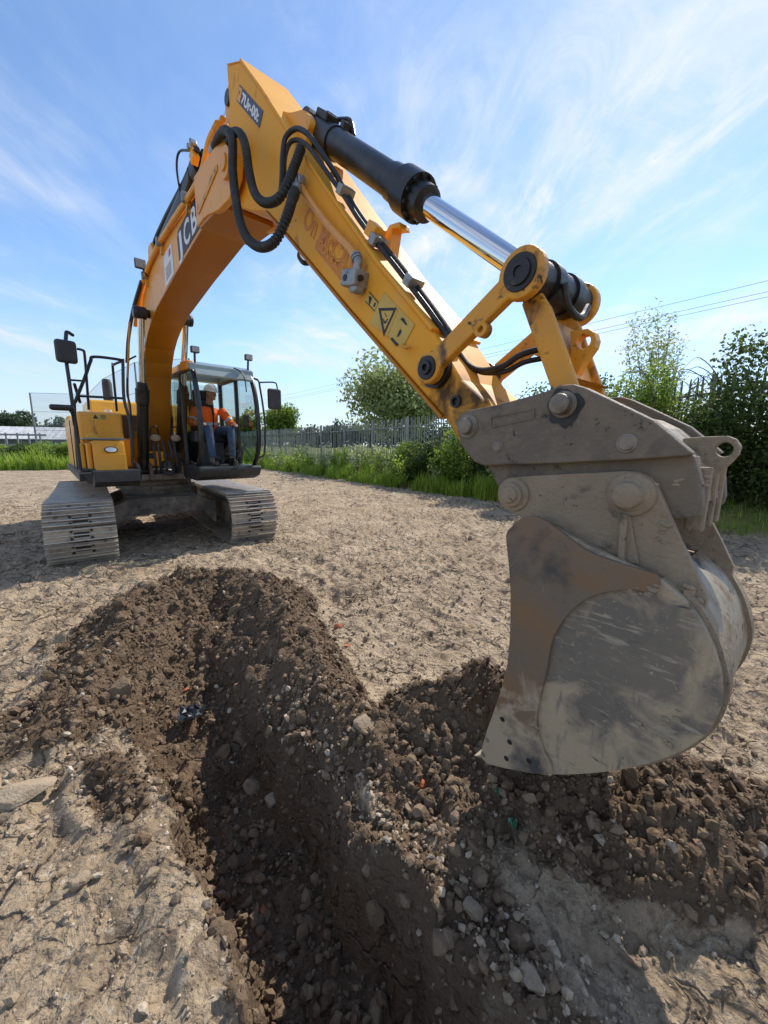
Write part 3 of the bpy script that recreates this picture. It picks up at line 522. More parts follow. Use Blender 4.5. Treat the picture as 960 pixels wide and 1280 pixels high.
# ---- undercarriage
m = MB()
arch = [(-.84, .66), (-.52, .79), (.52, .79), (.84, .66), (.84, .26), (.80, .26), (.60, .50), (-.60, .50), (-.80, .26), (-.84, .26)]
for x0, x1 in ((.62, 1.02), (-1.02, -.62)): m.plate([(x0, y, z) for y, z in arch], (x1 - x0, 0, 0))
m.prism([(-.7, .80), (.7, .80), (.7, .52), (-.7, .52)], -.55, .55)
for y in (-.3, .3): m.box((1.025, y, .64), (.02, .22, .12))
uc = m.build('undercarriage', 'frame', EX, .012); uc.rotation_euler.z = DU
MB().rings((0, 0, .80), (0, 0, 1), [(0, .60), (.10, .60), (.10, .68), (.16, .68), (.16, .62), (.26, .62)], 40).build('slew_ring', 'frame', EX)
# ---- tracks
def track_path():
    pts = []; r = .40; x1 = 1.80; zc = .44
    for k in range(41): a = -math.pi / 2 + math.pi * k / 40; pts.append((x1 + r * math.cos(a), zc + r * math.sin(a)))
    for k in range(1, 20): t = k / 20; pts.append((x1 - 2 * x1 * t, zc + r - .035 * math.sin(math.pi * t)))
    for k in range(41): a = math.pi / 2 + math.pi * k / 40; pts.append((-x1 + r * math.cos(a), zc + r * math.sin(a)))
    for k in range(1, 20): t = k / 20; pts.append((-x1 + 2 * x1 * t, zc - r))
    return pts
TP = np.array(track_path()); seg = np.linalg.norm(np.roll(TP, -1, 0) - TP, axis=1); cum = np.concatenate([[0], np.cumsum(seg)]); NSH = 50
sh = MB(); sh.box((0, 0, .018), (.186, .80, .020))
for gx_, gh in ((-.078, .042), (0, .036), (.078, .042)): sh.plate([(gx_ - .010, -.398, .028), (gx_ + .010, -.398, .028), (gx_ + .006, -.398, .028 + gh), (gx_ - .006, -.398, .028 + gh)], (0, .796, 0))
shoe0 = sh.build('track_shoe', 'shoe', None, .003, seg=1)
shoe0.data.materials.append(MAT['grouser'])
for p in shoe0.data.polygons:
    if p.center.z > .058 and abs(p.normal.z) > .5: p.material_index = 1
bl = MB()
for bx in (-.05, .05):
    for by in (-.11, .11): bl.cyl((bx, by, .025), (bx, by, .045), .02, n=6)
bl.box((0, 0, .03), (.075, .17, .006)); bolts0 = bl.build('bolt', 'grease', None); first = True
for sy, side in ((-1, 'right'), (1, 'left')):
    y = sy * 1.195; m = MB()
    for oy in (-.09, .09):
        prev = None
        for k in range(NSH):
            d0 = k / NSH * cum[-1]; i = min(np.searchsorted(cum, d0, 'right') - 1, len(TP) - 1); t = (d0 - cum[i]) / seg[i]; c = TP[i] * (1 - t) + TP[(i + 1) % len(TP)] * t; tg = (TP[(i + 1) % len(TP)] - TP[i]) / seg[i]
            nrm = np.array([tg[1], -tg[0]]); c2 = c - nrm * .045
            m.bar((c2[0] - tg[0] * .09, y + oy, c2[1] - tg[1] * .09), (c2[0] + tg[0] * .09, y + oy, c2[1] + tg[1] * .09), .04, .09, up=(nrm[0], 0, nrm[1]))
    tk = m.build('track', 'frame', EX); tk.rotation_euler.z = DU
    MB().prism([(-1.45, .62), (1.35, .62), (1.55, .52), (1.55, .34), (1.3, .24), (-1.4, .24), (-1.6, .4)], y - .17, y + .17).build('track_frame', 'frame', tk, .02)
    MB().rings((1.80, y - .11, .44), (0, 1, 0), [(0, .10), (0, .33), (.06, .34), (.16, .34), (.22, .33), (.22, .1)], 28).build('idler_wheel', 'frame', tk)
    MB().rings((-1.80, y - .09, .44), (0, 1, 0), [(0, .2), (0, .31), (.18, .31), (.18, .2)], 21).build('sprocket', 'frame', tk)
    for rx in (-1.2, -.8, -.4, 0, .4, .8, 1.2): MB().rings((rx, y - .13, .19), (0, 1, 0), [(0, .07), (0, .10), (.26, .10), (.26, .07)], 16).build('track_roller', 'frame', tk)
    for k in range(NSH):
        d0 = (k + .5) / NSH * cum[-1]; i = min(np.searchsorted(cum, d0, 'right') - 1, len(TP) - 1); t = (d0 - cum[i]) / seg[i]; c = TP[i] * (1 - t) + TP[(i + 1) % len(TP)] * t; tg = (TP[(i + 1) % len(TP)] - TP[i]) / seg[i]
        if first: o = shoe0; first = False
        else: o = shoe0.copy(); COL.objects.link(o)
        o.parent = tk; x = Vector((tg[0], 0, tg[1])); z = Vector((tg[1], 0, -tg[0])); yy = z.cross(x)
        ml = Matrix.Translation((c[0], y, c[1])) @ Matrix((x, yy, z)).transposed().to_4x4(); o.matrix_local = ml
        if c[0] > 1.0:
            bo = bolts0.copy() if not (sy == -1 and k == 0) else bolts0.copy(); COL.objects.link(bo); bo.parent = tk; bo.matrix_local = ml
COL.objects.unlink(bolts0); bpy.data.objects.remove(bolts0)
# ---- upper frame
UF = MB(); UF.prism([(-2.3, 1.06), (.85, 1.06), (1.0, 1.10), (1.0, 1.2), (-2.3, 1.24)], -.62, .25).build('upper_frame', 'frame', EX, .015)
m = MB()                                                     # boom foot brackets and front valve block
for y in (-.30, .26): m.prism([(-.2, 1.24), (.95, 1.24), (.62, 1.62), (.35, 1.95), (-.05, 1.95), (-.35, 1.6)], y, y + .05)
m.build('boom_bracket', 'black', EX, .01)
m = MB()
for y in (-.46, -.28, .24, .42): m.prism([(.55, 1.10), (1.05, 1.10), (1.02, 1.34), (.85, 1.42), (.62, 1.36)], y, y + .05)
m.build('cylinder_bracket', 'frame', EX, .008)
m = MB()
for i, y in enumerate((-.20, -.13, -.04, .06, .13)):
    m.tube(spl([(.98, y, 1.78), (1.08 + .03 * (i % 2), y, 1.6), (1.05, y + .02, 1.35), (.95, y + .03, 1.22)], 6), .022, 8)
m.tube(spl([(1.02, -.10, 1.30), (1.12, -.04, 1.22), (1.12, .05, 1.22), (1.02, .10, 1.32)], 6), .03, 8)
m.cyl((.8, .0, 1.36), (1.06, .0, 1.36), .07, n=16)
for y in (-.22, .02, .2): m.box((.93, y, 1.52), (.1, .08, .1))
m.build('valve_hoses', 'plastic', EX)
for y in (-.15, .17):
    MB().ball((1.02, y, 1.83), .085, 14, 8, (.5, 1, .75)).build('hose_cover', 'ear', EX)
    MB().tube(spl([(.9, y - .04, 1.8), (.95, y - .05, 1.98), (.95, y + .05, 2.02), (.9, y + .08, 1.85)], 6), .012, 6).build('hose_loop', 'rubber', EX)
# ---- right-hand bodywork (image left)
m = MB(); m.prism([(-2.0, 1.14), (1.00, 1.14), (1.00, 2.17), (.95, 2.22), (-2.0, 2.22)], -1.18, -.60).build('fuel_tank', 'yellow', EX, .045, seg=3)
m = MB(); m.plate([(-2.45, -1.20, 1.16), (.98, -1.20, 1.16), (.98, -1.24, 1.5), (.92, -1.25, 1.95), (.80, -1.22, 2.16), (-2.45, -1.22, 2.16)], (0, .05, 0)); sp = m.build('side_panel', 'yellow', EX, .03, seg=3)
MB().box((.35, -1.255, 1.7), (.012, .012, .8)).build('panel_gap', 'decal_black', sp)
MB().prism([(-2.75, 1.1), (-2.0, 1.1), (-2.0, 2.3), (-2.55, 2.3), (-2.75, 2.0)], -1.2, 1.2).build('counterweight', 'yellow_clean', EX, .08, seg=3)
ec = MB().prism([(-2.1, 1.24), (-.55, 1.24), (-.55, 2.3), (-.65, 2.55), (-1.9, 2.55), (-2.1, 2.4)], -.9, 1.0).build('engine_cover', 'yellow_clean', EX, .05, seg=3)
MB().box((-.53, -.2, 2.05), (.03, .75, .45)).build('grille', 'decal_black', ec)
MB().rings((-1.1, -.52, 2.5), (0, 0, 1), [(0, .07), (.1, .07), (.1, .085), (.42, .085), (.5, .06)], 20).build('exhaust_stack', 'plastic', EX)
MB().rings((-.5, -.62, 2.22), (0, 0, 1), [(0, .05), (.10, .05), (.10, .062), (.14, .062)], 18).build('filler_cap', 'white', EX)
tb = MB().prism([(.95, 1.30), (1.74, 1.30), (1.72, 1.56), (1.64, 1.74), (1.58, 1.77), (.95, 1.77)], -1.09, -.69).build('toolbox', 'yellow', EX, .03, seg=3)
MB().prism([(.95, 1.32), (1.60, 1.32), (1.58, 1.73), (.95, 1.73)], -1.15, -1.095).build('toolbox_flank', 'yellow', tb, .02)
MB().prism([(.7, 1.30), (1.3, 1.30), (1.3, 1.72), (.7, 1.72)], -1.22, -1.16).build('lower_door', 'yellow_clean', EX, .02)
MB().box((1.25, -.92, 1.795), (.62, .52, .025)).build('step_tread', 'steel', EX, .004)
MB().box((1.45, -1.17, 1.345), (.55, .2, .03)).build('step_pad', 'plastic', EX, .006)
a_, l_, z_ = A3(139, 562, 1.74)
od = MB(); rim = [(1.722 - .055 * math.sin(k / 24 * 6.283) * .3, l_ + .085 * math.cos(k / 24 * 6.283), z_ + .045 * math.sin(k / 24 * 6.283)) for k in range(24)]
od.plate(rim, (.012, 0, 0)); od.build('oval_badge', 'decal_black', tb)
od = MB(); od.plate([(p[0] + .013, l_ + (p[1] - l_) * .82, z_ + (p[2] - z_) * .76) for p in rim], (.004, 0, 0)); od.build('oval_badge_face', 'white', tb)
MB().rings((1.0, -1.02, 1.78), (1, 0, 0), [(0, .03), (0, .10), (.04, .10), (.05, .085)], 24).build('round_cover', 'yellow_clean', EX)
wl = A3(124, 521, 1.0); MB().box((1.003, wl[1] + .01, wl[2] - .005), (.006, .19, .085)).build('warning_plate', 'decal_yellow', EX)
def text(name, s, mat, parent, org, xd, yd, size, ext=.002, align='LEFT', bold=0.0, shear=0.0, sx=1.0):
    cu = bpy.data.curves.new(name, 'FONT'); cu.body = s; cu.size = size; cu.extrude = ext; cu.align_x = align; cu.offset = bold; cu.shear = shear; cu.resolution_u = 3
    ob = bpy.data.objects.new(name, cu); COL.objects.link(ob); dg = bpy.context.evaluated_depsgraph_get(); me = bpy.data.meshes.new_from_object(ob.evaluated_get(dg)); COL.objects.unlink(ob); bpy.data.objects.remove(ob)
    x = Vector(xd).normalized(); y = Vector(yd); y = (y - x * y.dot(x)).normalized(); z = x.cross(y)
    me.transform(Matrix.Diagonal((sx, 1, 1, 1))); me.transform(Matrix.Translation(org) @ Matrix((x, y, z)).transposed().to_4x4()); me.materials.clear(); me.materials.append(MAT[mat])
    o = bpy.data.objects.new(name, me); COL.objects.link(o); o.parent = parent; return o
tri = MB(); c0 = (1.008, wl[1] - .05, wl[2]); tri.plate([(1.008, c0[1] - .035, c0[2] - .03), (1.008, c0[1] + .035, c0[2] - .03), (1.008, c0[1], c0[2] + .033)], (.002, 0, 0)); tri.build('warning_triangle', 'decal_black', EX)
for k in range(3): MB().box((1.008, wl[1] + .05, wl[2] + .022 - k * .02), (.003, .07, .008)).build('warning_line', 'decal_black', EX)
# bumper skirts
m = MB(); sk = []
m.prism([(-2.3, 1.17), (-2.3, 1.27), (1.5, 1.30), (1.5, 1.17)], -1.27, -1.20)
m.plate([(1.5, -1.27, 1.30), (1.93, -1.16, 1.33), (1.93, -.55, 1.33), (1.5, -.55, 1.30), ], (0, 0, -.03))
m.plate([(1.5, -1.27, 1.30), (1.93, -1.16, 1.33), (1.93, -.55, 1.33), (1.93, -.55, 1.2), (1.86, -.60, 1.12), (1.80, -1.02, 1.10), (1.5, -1.18, 1.14)], (-.04, .0, 0))
m.prism([(1.2, 1.10), (1.82, 1.10), (1.95, 1.18), (1.95, 1.335), (1.88, 1.345), (1.2, 1.33)], -1.13, -.57)
m.build('front_skirt', 'plastic', EX, .03, seg=3)
# handrails
def rail(name, pts, r, mat='black', parent=EX, n=5): return MB().tube(spl(pts, n), r, 8).build(name, mat, parent)
RA = lambda px, py, a: A3(px, py, a)
rail('handrail', [RA(101, 587, 1.85), RA(96, 548, 1.86), RA(92.6, 520, 1.86), RA(87, 480, 1.86), RA(82, 443, 1.86), RA(82.5, 420, 1.86), RA(84, 415, 1.84), RA(91, 419, 1.75)], .022)
rail('handrail', [RA(98, 587, 1.75), RA(93, 512, 1.75), RA(95, 500, 1.75), RA(106, 472, 1.75), RA(113, 452, 1.75), RA(118, 446, 1.75), RA(151, 450, 1.75), RA(153.5, 454, 1.75), RA(155, 498, 1.75), RA(163, 531, 1.75), RA(166, 583, 1.75)], .021, n=6)
rail('handrail', [RA(98, 495, 1.76), RA(127, 496.5, 1.76), RA(155, 498, 1.76)], .017)
rail('handrail', [RA(152, 451.5, 1.74), RA(142, 456, 1.5), RA(141, 460, 1.2), RA(146, 514, 1.0)], .018)
rail('handrail', [RA(96, 436, 1.2), RA(103, 438, 1.2), RA(106, 446, 1.2), RA(111, 512, 1.0)], .018)
rail('handrail', [RA(88, 475, 1.85), RA(102, 476, 1.6)], .014); rail('handrail', [RA(93, 480, 1.5), RA(100, 503, 1.2)], .02)
rail('handrail', [RA(160, 455, .9), RA(161, 450, .9), RA(170, 445, .9)], .014)
rail('handrail', [RA(160, 455, .9), RA(159, 490, .9), RA(163, 512, .9), RA(166, 575, 1.2)], .016)
def mirror(name, c, w, h, d, rz, mat='plastic', tilt=0.0):
    rot = Matrix.Rotation(rz, 3, 'Z') @ Matrix.Rotation(tilt, 3, 'Y'); m = MB(); m.box(c, (d, w, h), rot); o = m.build(name, mat, EX, min(d, w, h) * .42, seg=4)
    MB().box(Vector(c) + rot @ Vector((-d / 2 - .001, 0, 0)), (.004, w * .82, h * .82), rot).build('mirror_glass', 'mirror', o); return o
mirror('mirror', RA(82.5, 439.5, 1.93), .23, .29, .10, .15); mirror('mirror', RA(77, 509.5, 1.95), .25, .075, .13, -.1, 'black')
rail('mirror_arm', [RA(86, 512, 1.93), RA(90, 518, 1.9), RA(92.5, 532, 1.86)], .012)
# ---- cab (image right of the boom)
CB = empty('cab', (0, 0, 0), 0, EX)
cl, cr = .27, 1.29
def rr(a, z): return (a, z)
cabside = [(.22, 1.34), (1.80, 1.34), (2.02, 1.62), (2.06, 2.0), (2.0, 2.5), (1.84, 2.86), (1.70, 3.0), (.30, 3.0), (.18, 2.9)]
def cabpt(k, y): a, z = cabside[k]; return (a, y, z)
m = MB()
for y in (cl + .03, cr - .03):
    m.tube(spl([(1.80, y, 1.36), (2.0, y, 1.62), (2.06, y, 2.0), (2.0, y, 2.5), (1.86, y, 2.84), (1.72, y, 2.98)], 6), .042, 8)
m.build('front_pillar', 'black', CB)
m = MB()
for y in (cl + .03, cr - .03):
    m.bar((1.12, y, 1.36), (1.10, y, 2.96), .06, .07, (1, 0, 0)); m.bar((.22, y, 1.36), (.22, y, 2.96), .07, .08, (1, 0, 0)); m.bar((.2, y, 2.95), (1.72, y, 2.95), .06, .07)
    m.box((.66, y, 1.60), (.92, .03, .56))
m.box((.2, (cl + cr) / 2, 1.62), (.05, cr - cl, .62))
m.build('rear_pillar', 'black', CB, .008)
rf = MB().prism([(1.60, 2.96), (1.86, 2.90), (1.84, 3.00), (1.66, 3.07), (1.60, 3.072)], cl - .01, cr + .01).build('roof', 'roofgrey', CB, .012, seg=2)
MB().prism([(.20, 2.95), (.45, 2.95), (.45, 3.08), (.35, 3.08), (.20, 3.0)], cl - .01, cr + .01).build('roof_rear', 'roofgrey', rf, .012)
for y0, y1 in ((cl - .01, cl + .12), (cr - .12, cr + .01)): MB().prism([(.45, 2.95), (1.60, 2.955), (1.60, 3.07), (.45, 3.078)], y0, y1).build('roof_side', 'roofgrey', rf, .012)
MB().box((1.025, (cl + cr) / 2, 3.05), (1.14, cr - cl - .24, .008)).build('added_roof_glass', 'glass', rf)  # added glazed opening in the roof, lets sun onto the driver
MB().prism([(1.86, 2.89), (1.95, 2.80), (1.97, 2.83), (1.88, 2.93)], cl + .05, cr - .05).build('sun_visor', 'roofgrey', CB, .005)
MB().prism([(.15, 1.14), (1.72, 1.12), (1.93, 1.18), (2.02, 1.30), (2.0, 1.36), (.15, 1.36)], cl - .02, cr + .02).build('floor_box', 'plastic', CB, .03, seg=3)
MB().box((1.90, cl + .16, 1.26), (.02, .12, .12)).build('step_light', 'zinc', CB)
sg = [(1.17, 1.92), (2.03, 1.92), (2.04, 2.02), (1.97, 2.5), (1.83, 2.84), (1.72, 2.92), (1.17, 2.92)]
MB().prism(sg, cl + .012, cl + .018).build('side_window', 'glass', CB)
MB().prism([(.27, 1.90), (1.06, 1.90), (1.06, 2.92), (.27, 2.92)], cl + .012, cl + .018).build('side_window', 'glass', CB)
MB().prism([(.27, 1.90), (1.06, 1.90), (1.06, 2.92), (.27, 2.92)], cr - .018, cr - .012).build('side_window', 'glass', CB)
MB().prism([(1.17, 1.42), (1.80, 1.42), (1.98, 1.66), (2.02, 2.0), (1.96, 2.5), (1.82, 2.84), (1.72, 2.92), (1.17, 2.92)], cr - .018, cr - .012).build('door_window', 'glass', CB)
MB().plate([(.21, cl + .08, 1.95), (.21, cr - .08, 1.95), (.21, cr - .08, 2.9), (.21, cl + .08, 2.9)], (.006, 0, 0)).build('rear_window', 'glass', CB)
MB().plate([(1.84, .62, 1.40), (1.84, cr - .08, 1.40), (2.04, cr - .08, 1.72), (2.05, cr - .08, 1.88), (2.05, .86, 1.88), (2.02, .66, 1.64)], (.006, 0, 0)).build('lower_windscreen', 'glass', CB)
m = MB(); m.tube(spl([RA(308, 553, 2.1), RA(304, 562, 2.1), RA(296, 575, 2.1), RA(291, 590, 2.06)], 5), .010, 6); m.tube(spl([RA(296, 565, 2.09), RA(305, 560, 2.1), RA(314, 572, 2.08)], 5), .008, 6); m.tube(spl([RA(304, 562, 2.1), RA(300, 580, 2.08), RA(285, 592, 2.06)], 5), .008, 6); m.build('wiper', 'black', CB)
rail('windscreen_hose', [RA(292, 460, 1.9), RA(300, 464, 1.95), RA(306, 474, 2.02), RA(308, 490, 2.06)], .010, 'black', CB)
rail('grab_bar', [RA(317, 473, 1.95), RA(323, 476, 2.02), RA(325, 485, 2.05), RA(329, 510, 2.06), RA(331.5, 535, 2.06), RA(331, 560, 2.06), RA(329, 570, 2.05), RA(322, 572, 2.0)], .017, 'black', CB)
rail('mirror_arm', [RA(325, 478, 2.02), RA(342, 478, 2.02), RA(346, 482, 2.02), RA(347, 496, 2.02)], .013, 'black', CB)
mirror('mirror', RA(343, 499, 2.04), .24, .36, .09, -.12)
for (px, py) in ((243.5, 437), (310.5, 447)):
    c = RA(px, py, 1.86); o = MB().box(c, (.08, .125, .10)).build('work_light', 'black', CB, .012); MB().box((c[0] + .043, c[1], c[2]), (.008, .105, .08)).build('lens', 'lamp', o); MB().tube([(c[0] - .02, c[1], c[2] - .04), (c[0] - .05, c[1], 3.02)], .018, 8).build('bracket', 'black', o)
bc = (1.62, cl + .02, 3.02); MB().prism([(1.35, 2.94), (1.78, 2.92), (1.74, 3.06), (1.36, 3.09)], cl - .03, cl + .09).build('roof_corner', 'amber', CB, .02)
# seat and console
m = MB(); m.box((.92, .76, 1.84), (.50, .48, .12)); o = m.build('seat', 'darkcloth', CB, .04, seg=3)
MB().box((.62, .76, 2.22), (.12, .46, .70), Matrix.Rotation(-.12, 3, 'Y')).build('seat_back', 'darkcloth', o, .045, seg=3); MB().box((.54, .76, 2.66), (.09, .26, .20)).build('headrest', 'darkcloth', o, .035, seg=3)
m = MB(); m.box((.95, .76, 1.56), (.4, .4, .42)); m.build('seat_base', 'plastic', CB, .02)
for y in (.46, 1.08):
    o = MB().box((1.12, y, 1.86), (.5, .13, .20)).build('console', 'plastic', CB, .03); MB().tube([(1.40, y, 1.94), (1.44, y, 2.04)], [.03, .022], 8).build('joystick', 'rubber', o)
MB().box((1.70, cr - .10, 2.15), (.06, .10, .22)).build('monitor', 'plastic', CB, .015)
for y in (.62, .86): MB().box((1.78, y, 1.44), (.05, .09, .16), Matrix.Rotation(.4, 3, 'Y')).build('pedal', 'rubber', CB, .01)
# ---- boom
BW = .20
bot = [(.28, 1.60), (.46, 1.95), (.66, 2.45), (.85, 2.88), (1.00, 3.10), (1.2, 3.29), (1.45, 3.43), (1.75, 3.54), (2.2, 3.64), (3.3, 3.77), (4.4, 3.87), (4.95, 3.86)]
top = [(4.95, 4.16), (4.2, 4.24), (3.1, 4.27), (2.3, 4.26), (1.75, 4.18), (1.3, 4.02), (.9, 3.75), (.55, 3.35), (.28, 2.8), (.05, 2.1), (-.08, 1.85), (0, 1.62)]
bm_ = MB().prism(bot + top, -BW, BW).build('boom', 'yellow', EX, .012)
m = MB(); m.prism([(p[0], p[1] - .022) for p in bot] + [(p[0], p[1]) for p in bot[::-1]], -BW - .015, BW + .015); m.build('bottom_plate', 'yellow_shaded', bm_, .004)
tipo = [(4.35, 3.83), (4.62, 3.82), (4.95, 3.74), (5.20, 3.72), (5.36, 3.80), (5.42, 3.95), (5.38, 4.10), (5.25, 4.19), (5.05, 4.21), (4.7, 4.24), (4.35, 4.26)]
for s in (-1, 1):
    MB().prism(tipo, s * .215, s * .275).build('boom_fork', 'yellow', bm_, .012)
    MB().prism([(4.40, 3.92), (4.46, 3.90), (5.0, 4.02), (5.0, 4.06), (4.94, 4.07)], s * .276, s * .284).build('fork_rib', 'yellow_worn', bm_, .003)
    MB().rings((5.22, s * .27, 3.96), (0, s, 0), [(0, .11), (.035, .11), (.035, .06), (.05, .06)], 24).build('pivot_boss', 'yellow', bm_)
MB().prism([(4.40, 3.80), (4.98, 3.76), (4.98, 3.80), (4.40, 3.84)], -.26, .26).build('fork_web', 'yellow_shaded', bm_)
# pipes on the boom
for off, r_, mt in ((-.235, .030, 'yellow'), (-.19, .026, 'yellow')):
    zt = .02 if off == -.19 else -.04
    MB().tube(spl([(.75, off - .01, 3.72 + zt), (1.2, off - .01, 4.02 + zt), (1.75, off, 4.20 + zt), (2.4, off, 4.29 + zt), (3.3, off, 4.30 + zt), (4.2, off, 4.27 + zt), (4.5, off, 4.30 + zt), (4.72, off, 4.42 + zt), (4.95, off, 4.44 + zt)], 8), r_, 10).build('boom_pipe', mt, bm_)
for a in (1.75, 2.75, 3.95):
    o = MB().box((a, -.235, 4.26 if a > 2 else 4.16), (.055, .10, .10)).build('pipe_clamp', 'steel', bm_, .012); MB().box((a, -.215, 4.18 if a > 2 else 4.08), (.045, .05, .12)).build('clamp_foot', 'yellow_worn', o)
MB().tube(spl([(.25, -.34, 3.15), (.55, -.33, 3.5), (1.0, -.30, 3.85), (1.6, -.26, 4.12)], 6), .028, 8).build('boom_hose', 'rubber', bm_)
# hose / ram bundle above the boom
m = MB()
for k, dy in enumerate((-.08, -.02, .05)): m.tube(spl([(1.5, dy, 4.30), (1.7, dy, 4.62), (2.4, dy, 4.70 + .02 * k), (3.4, dy, 4.72 + .03 * k), (4.0, dy - .03, 4.74)], 7), .028, 8)
m.build('arm_ram_hose', 'rubber', bm_)
dr = MB(); dr.rings((1.75, .02, 4.52), Vector((3.2, 0, .28)), [(0, .05), (.02, .13), (1.95, .13), (1.95, .145), (2.1, .145), (2.1, .09)], 24); dc = dr.build('arm_cylinder', 'black', EX)
MB().cyl((3.75, .02, 4.695), (4.98, .02, 4.80), .06, n=18).build('rod', 'chrome', dc)
for s in (-1, 1): MB().prism([(1.5, 4.2), (2.0, 4.24), (1.86, 4.6), (1.68, 4.6)], s * .11, s * .15).build('ram_bracket', 'yellow', bm_, .006)
# sensor bracket with wires
c = B3(243, 196, -.12); o = MB().box(c, (.10, .07, .12), Matrix.Rotation(-.5, 3, 'Y')).build('valve_bracket', 'yellow', bm_, .006)
for dx in (-.04, .05): MB().box((c[0] + dx, c[1] - .02, c[2] + .09), (.045, .07, .07), Matrix.Rotation(-.5, 3, 'Y')).build('valve_fitting', 'zinc', o, .01)
MB().tube(spl([B3(237, 188, -.14), B3(224, 190, -.14), B3(221, 210, -.14), B3(226, 245, -.1)], 7), .012, 6).build('sensor_wire', 'rubber', bm_)
MB().tube(spl([B3(235, 210, -.12), B3(236, 228, -.1), B3(222, 262, -.08), B3(203, 300, -.05)], 7), .016, 6).build('sensor_wire', 'rubber', bm_)
c = B3(175, 330, -.30); o = MB().box(c, (.05, .14, .13)).build('boom_light', 'black', bm_, .012); MB().box((c[0] + .028, c[1], c[2]), (.008, .12, .11)).build('lens', 'lamp', o); MB().tube([c, (c[0] + .06, -.24, c[2] - .16)], .014, 6).build('bracket', 'black', o)
# boom lettering
def quadB(name, pts, l, mat, parent, th=.003): return MB().plate([B3(px, py, l) for px, py in pts], (0, -th, 0)).build(name, mat, parent)
jo = Vector((3.42, -BW - .003, 3.83)); jx = Vector((1.0, 0, .088)); ju = Vector((-.088, 0, 1))
def JP(u, v, d=.0): p = jo + jx.normalized() * u + ju.normalized() * v; return (p.x, p.y - d, p.z)
jb = MB().plate([JP(0, 0), JP(.80, 0), JP(.80, .31), JP(.05, .31), JP(0, .26)], (0, -.002, 0)).build('maker_panel', 'decal_black', bm_)
for ch, u0, sx_ in (('J', .05, 1.9), ('C', .255, 1.0), ('B', .535, 1.05)): text('maker_lettering', ch, 'white', jb, Vector(JP(u0, .035, .003)), jx, ju, .335, .0015, bold=.007, sx=sx_)
sp_ = MB().plate([(2.72, -BW - .002, 3.74), (3.16, -BW - .002, 3.785), (3.14, -BW - .002, 4.13), (2.74, -BW - .002, 4.12)], (0, -.003, 0)).build('lift_chart', 'white', bm_)
for k in range(7): MB().plate([(2.78 + .02 * (k % 2), -BW - .006, 3.80 + k * .022), (3.06, -BW - .006, 3.83 + k * .022), (3.06, -BW - .006, 3.838 + k * .022), (2.78 + .02 * (k % 2), -BW - .006, 3.808 + k * .022)], (0, -.001, 0)).build('chart_line', 'red' if k % 3 == 0 else 'zinc', sp_)
MB().plate([(2.98, -BW - .006, 4.02), (3.08, -BW - .006, 4.03), (3.08, -BW - .006, 4.10), (3.0, -BW - .006, 4.09)], (0, -.001, 0)).build('chart_mark', 'red', sp_)
MB().plate([(4.24, -BW - .002, 3.93), (4.30, -BW - .002, 3.935), (4.30, -BW - .002, 4.16), (4.24, -BW - .002, 4.16)], (0, -.003, 0)).build('small_label', 'white', bm_)
# boom cylinders
def ram(name, y, pb, pt, tsplit):
    pb, pt = Vector((pb[0], y, pb[1])), Vector((pt[0], y, pt[1])); d = pt - pb; L = d.length; ax = d / L; b = L * tsplit
    o = MB().rings(pb, ax, [(-.03, .06), (0, .085), (b - .34, .085), (b - .32, .10), (b - .10, .10), (b - .10, .085), (b, .07)], 22).build(name, 'black', EX)
    MB().cyl(pb + ax * (b - .02), pt, .048, n=18).build('rod', 'chrome', o)
    MB().rings(pt - Vector((0, .09, 0)), (0, 1, 0), [(.03, .05), (.03, .085), (.15, .085), (.15, .05)], 20).build('rod_eye', 'grease', o)
    s = -1 if y < 0 else 1
    MB().rings(pt, (0, s, 0), [(.05, .085), (.06, .09), (.10, .08), (.11, .05)], 20).build('pin_cap', 'black', o)
    MB().rings(pb - Vector((0, .07, 0)), (0, 1, 0), [(0, .05), (0, .09), (.14, .09), (.14, .05)], 18).build('base_eye', 'black', o)
    MB().box(pb + ax * (b - .02), (.12, .12, .05)).build('wiper_block', 'black', o, .01)
    return o
ram('boom_cylinder', -.34, (.82, 1.26), (1.80, 3.62), .60); ram('boom_cylinder', .34, (.45, 1.26), (1.52, 3.72), .60)
MB().cyl((1.66, -.36, 3.66), (1.62, .36, 3.68), .06, n=16).build('boom_pin', 'grease', bm_)
MB().tube(spl([(.72, -.44, 1.9), (.78, -.45, 2.6), (1.15, -.45, 3.1), (1.45, -.44, 3.55)], 7), .017, 6).build('side_pipe', 'orangepipe', bm_)
# ---- dipper arm
DW = .185
dip = [B(283, 82, -DW), B(301, 77, -DW), B(327, 113, -DW), B(353, 154, -DW), B(381, 197, -DW), B(409, 240, -DW), B(472, 331, -DW), B(505, 371, -DW), B(540, 414, -DW), (7.58, 2.04), (7.76, 1.90), (7.77, 1.79), (7.69, 1.72), (7.58, 1.77), B(554, 520, -DW), B(484, 440, -DW), B(435, 384, -DW), B(360, 294, -DW), B(333, 263, -DW), (5.42, 3.58), (5.14, 3.72), (5.02, 3.92), (5.02, 4.15), B(287, 140, -DW)]
DP = MB().prism(dip, -DW, DW).build('dipper_arm', 'yellow_faded', EX, .014)
tpl = dip[1:9]; m = MB(); m.prism([(p[0] + .0, p[1] + .0) for p in tpl] + [(p[0] + .012, p[1] + .012) for p in tpl[::-1]], -DW - .012, DW + .012); m.build('top_plate', 'yellow_faded', DP, .003)
bpl = dip[14:19]; m = MB(); m.prism([(p[0], p[1]) for p in bpl] + [(p[0] - .012, p[1] - .012) for p in bpl[::-1]], -DW - .012, DW + .012); m.build('bottom_plate', 'yellow_shaded', DP, .003)
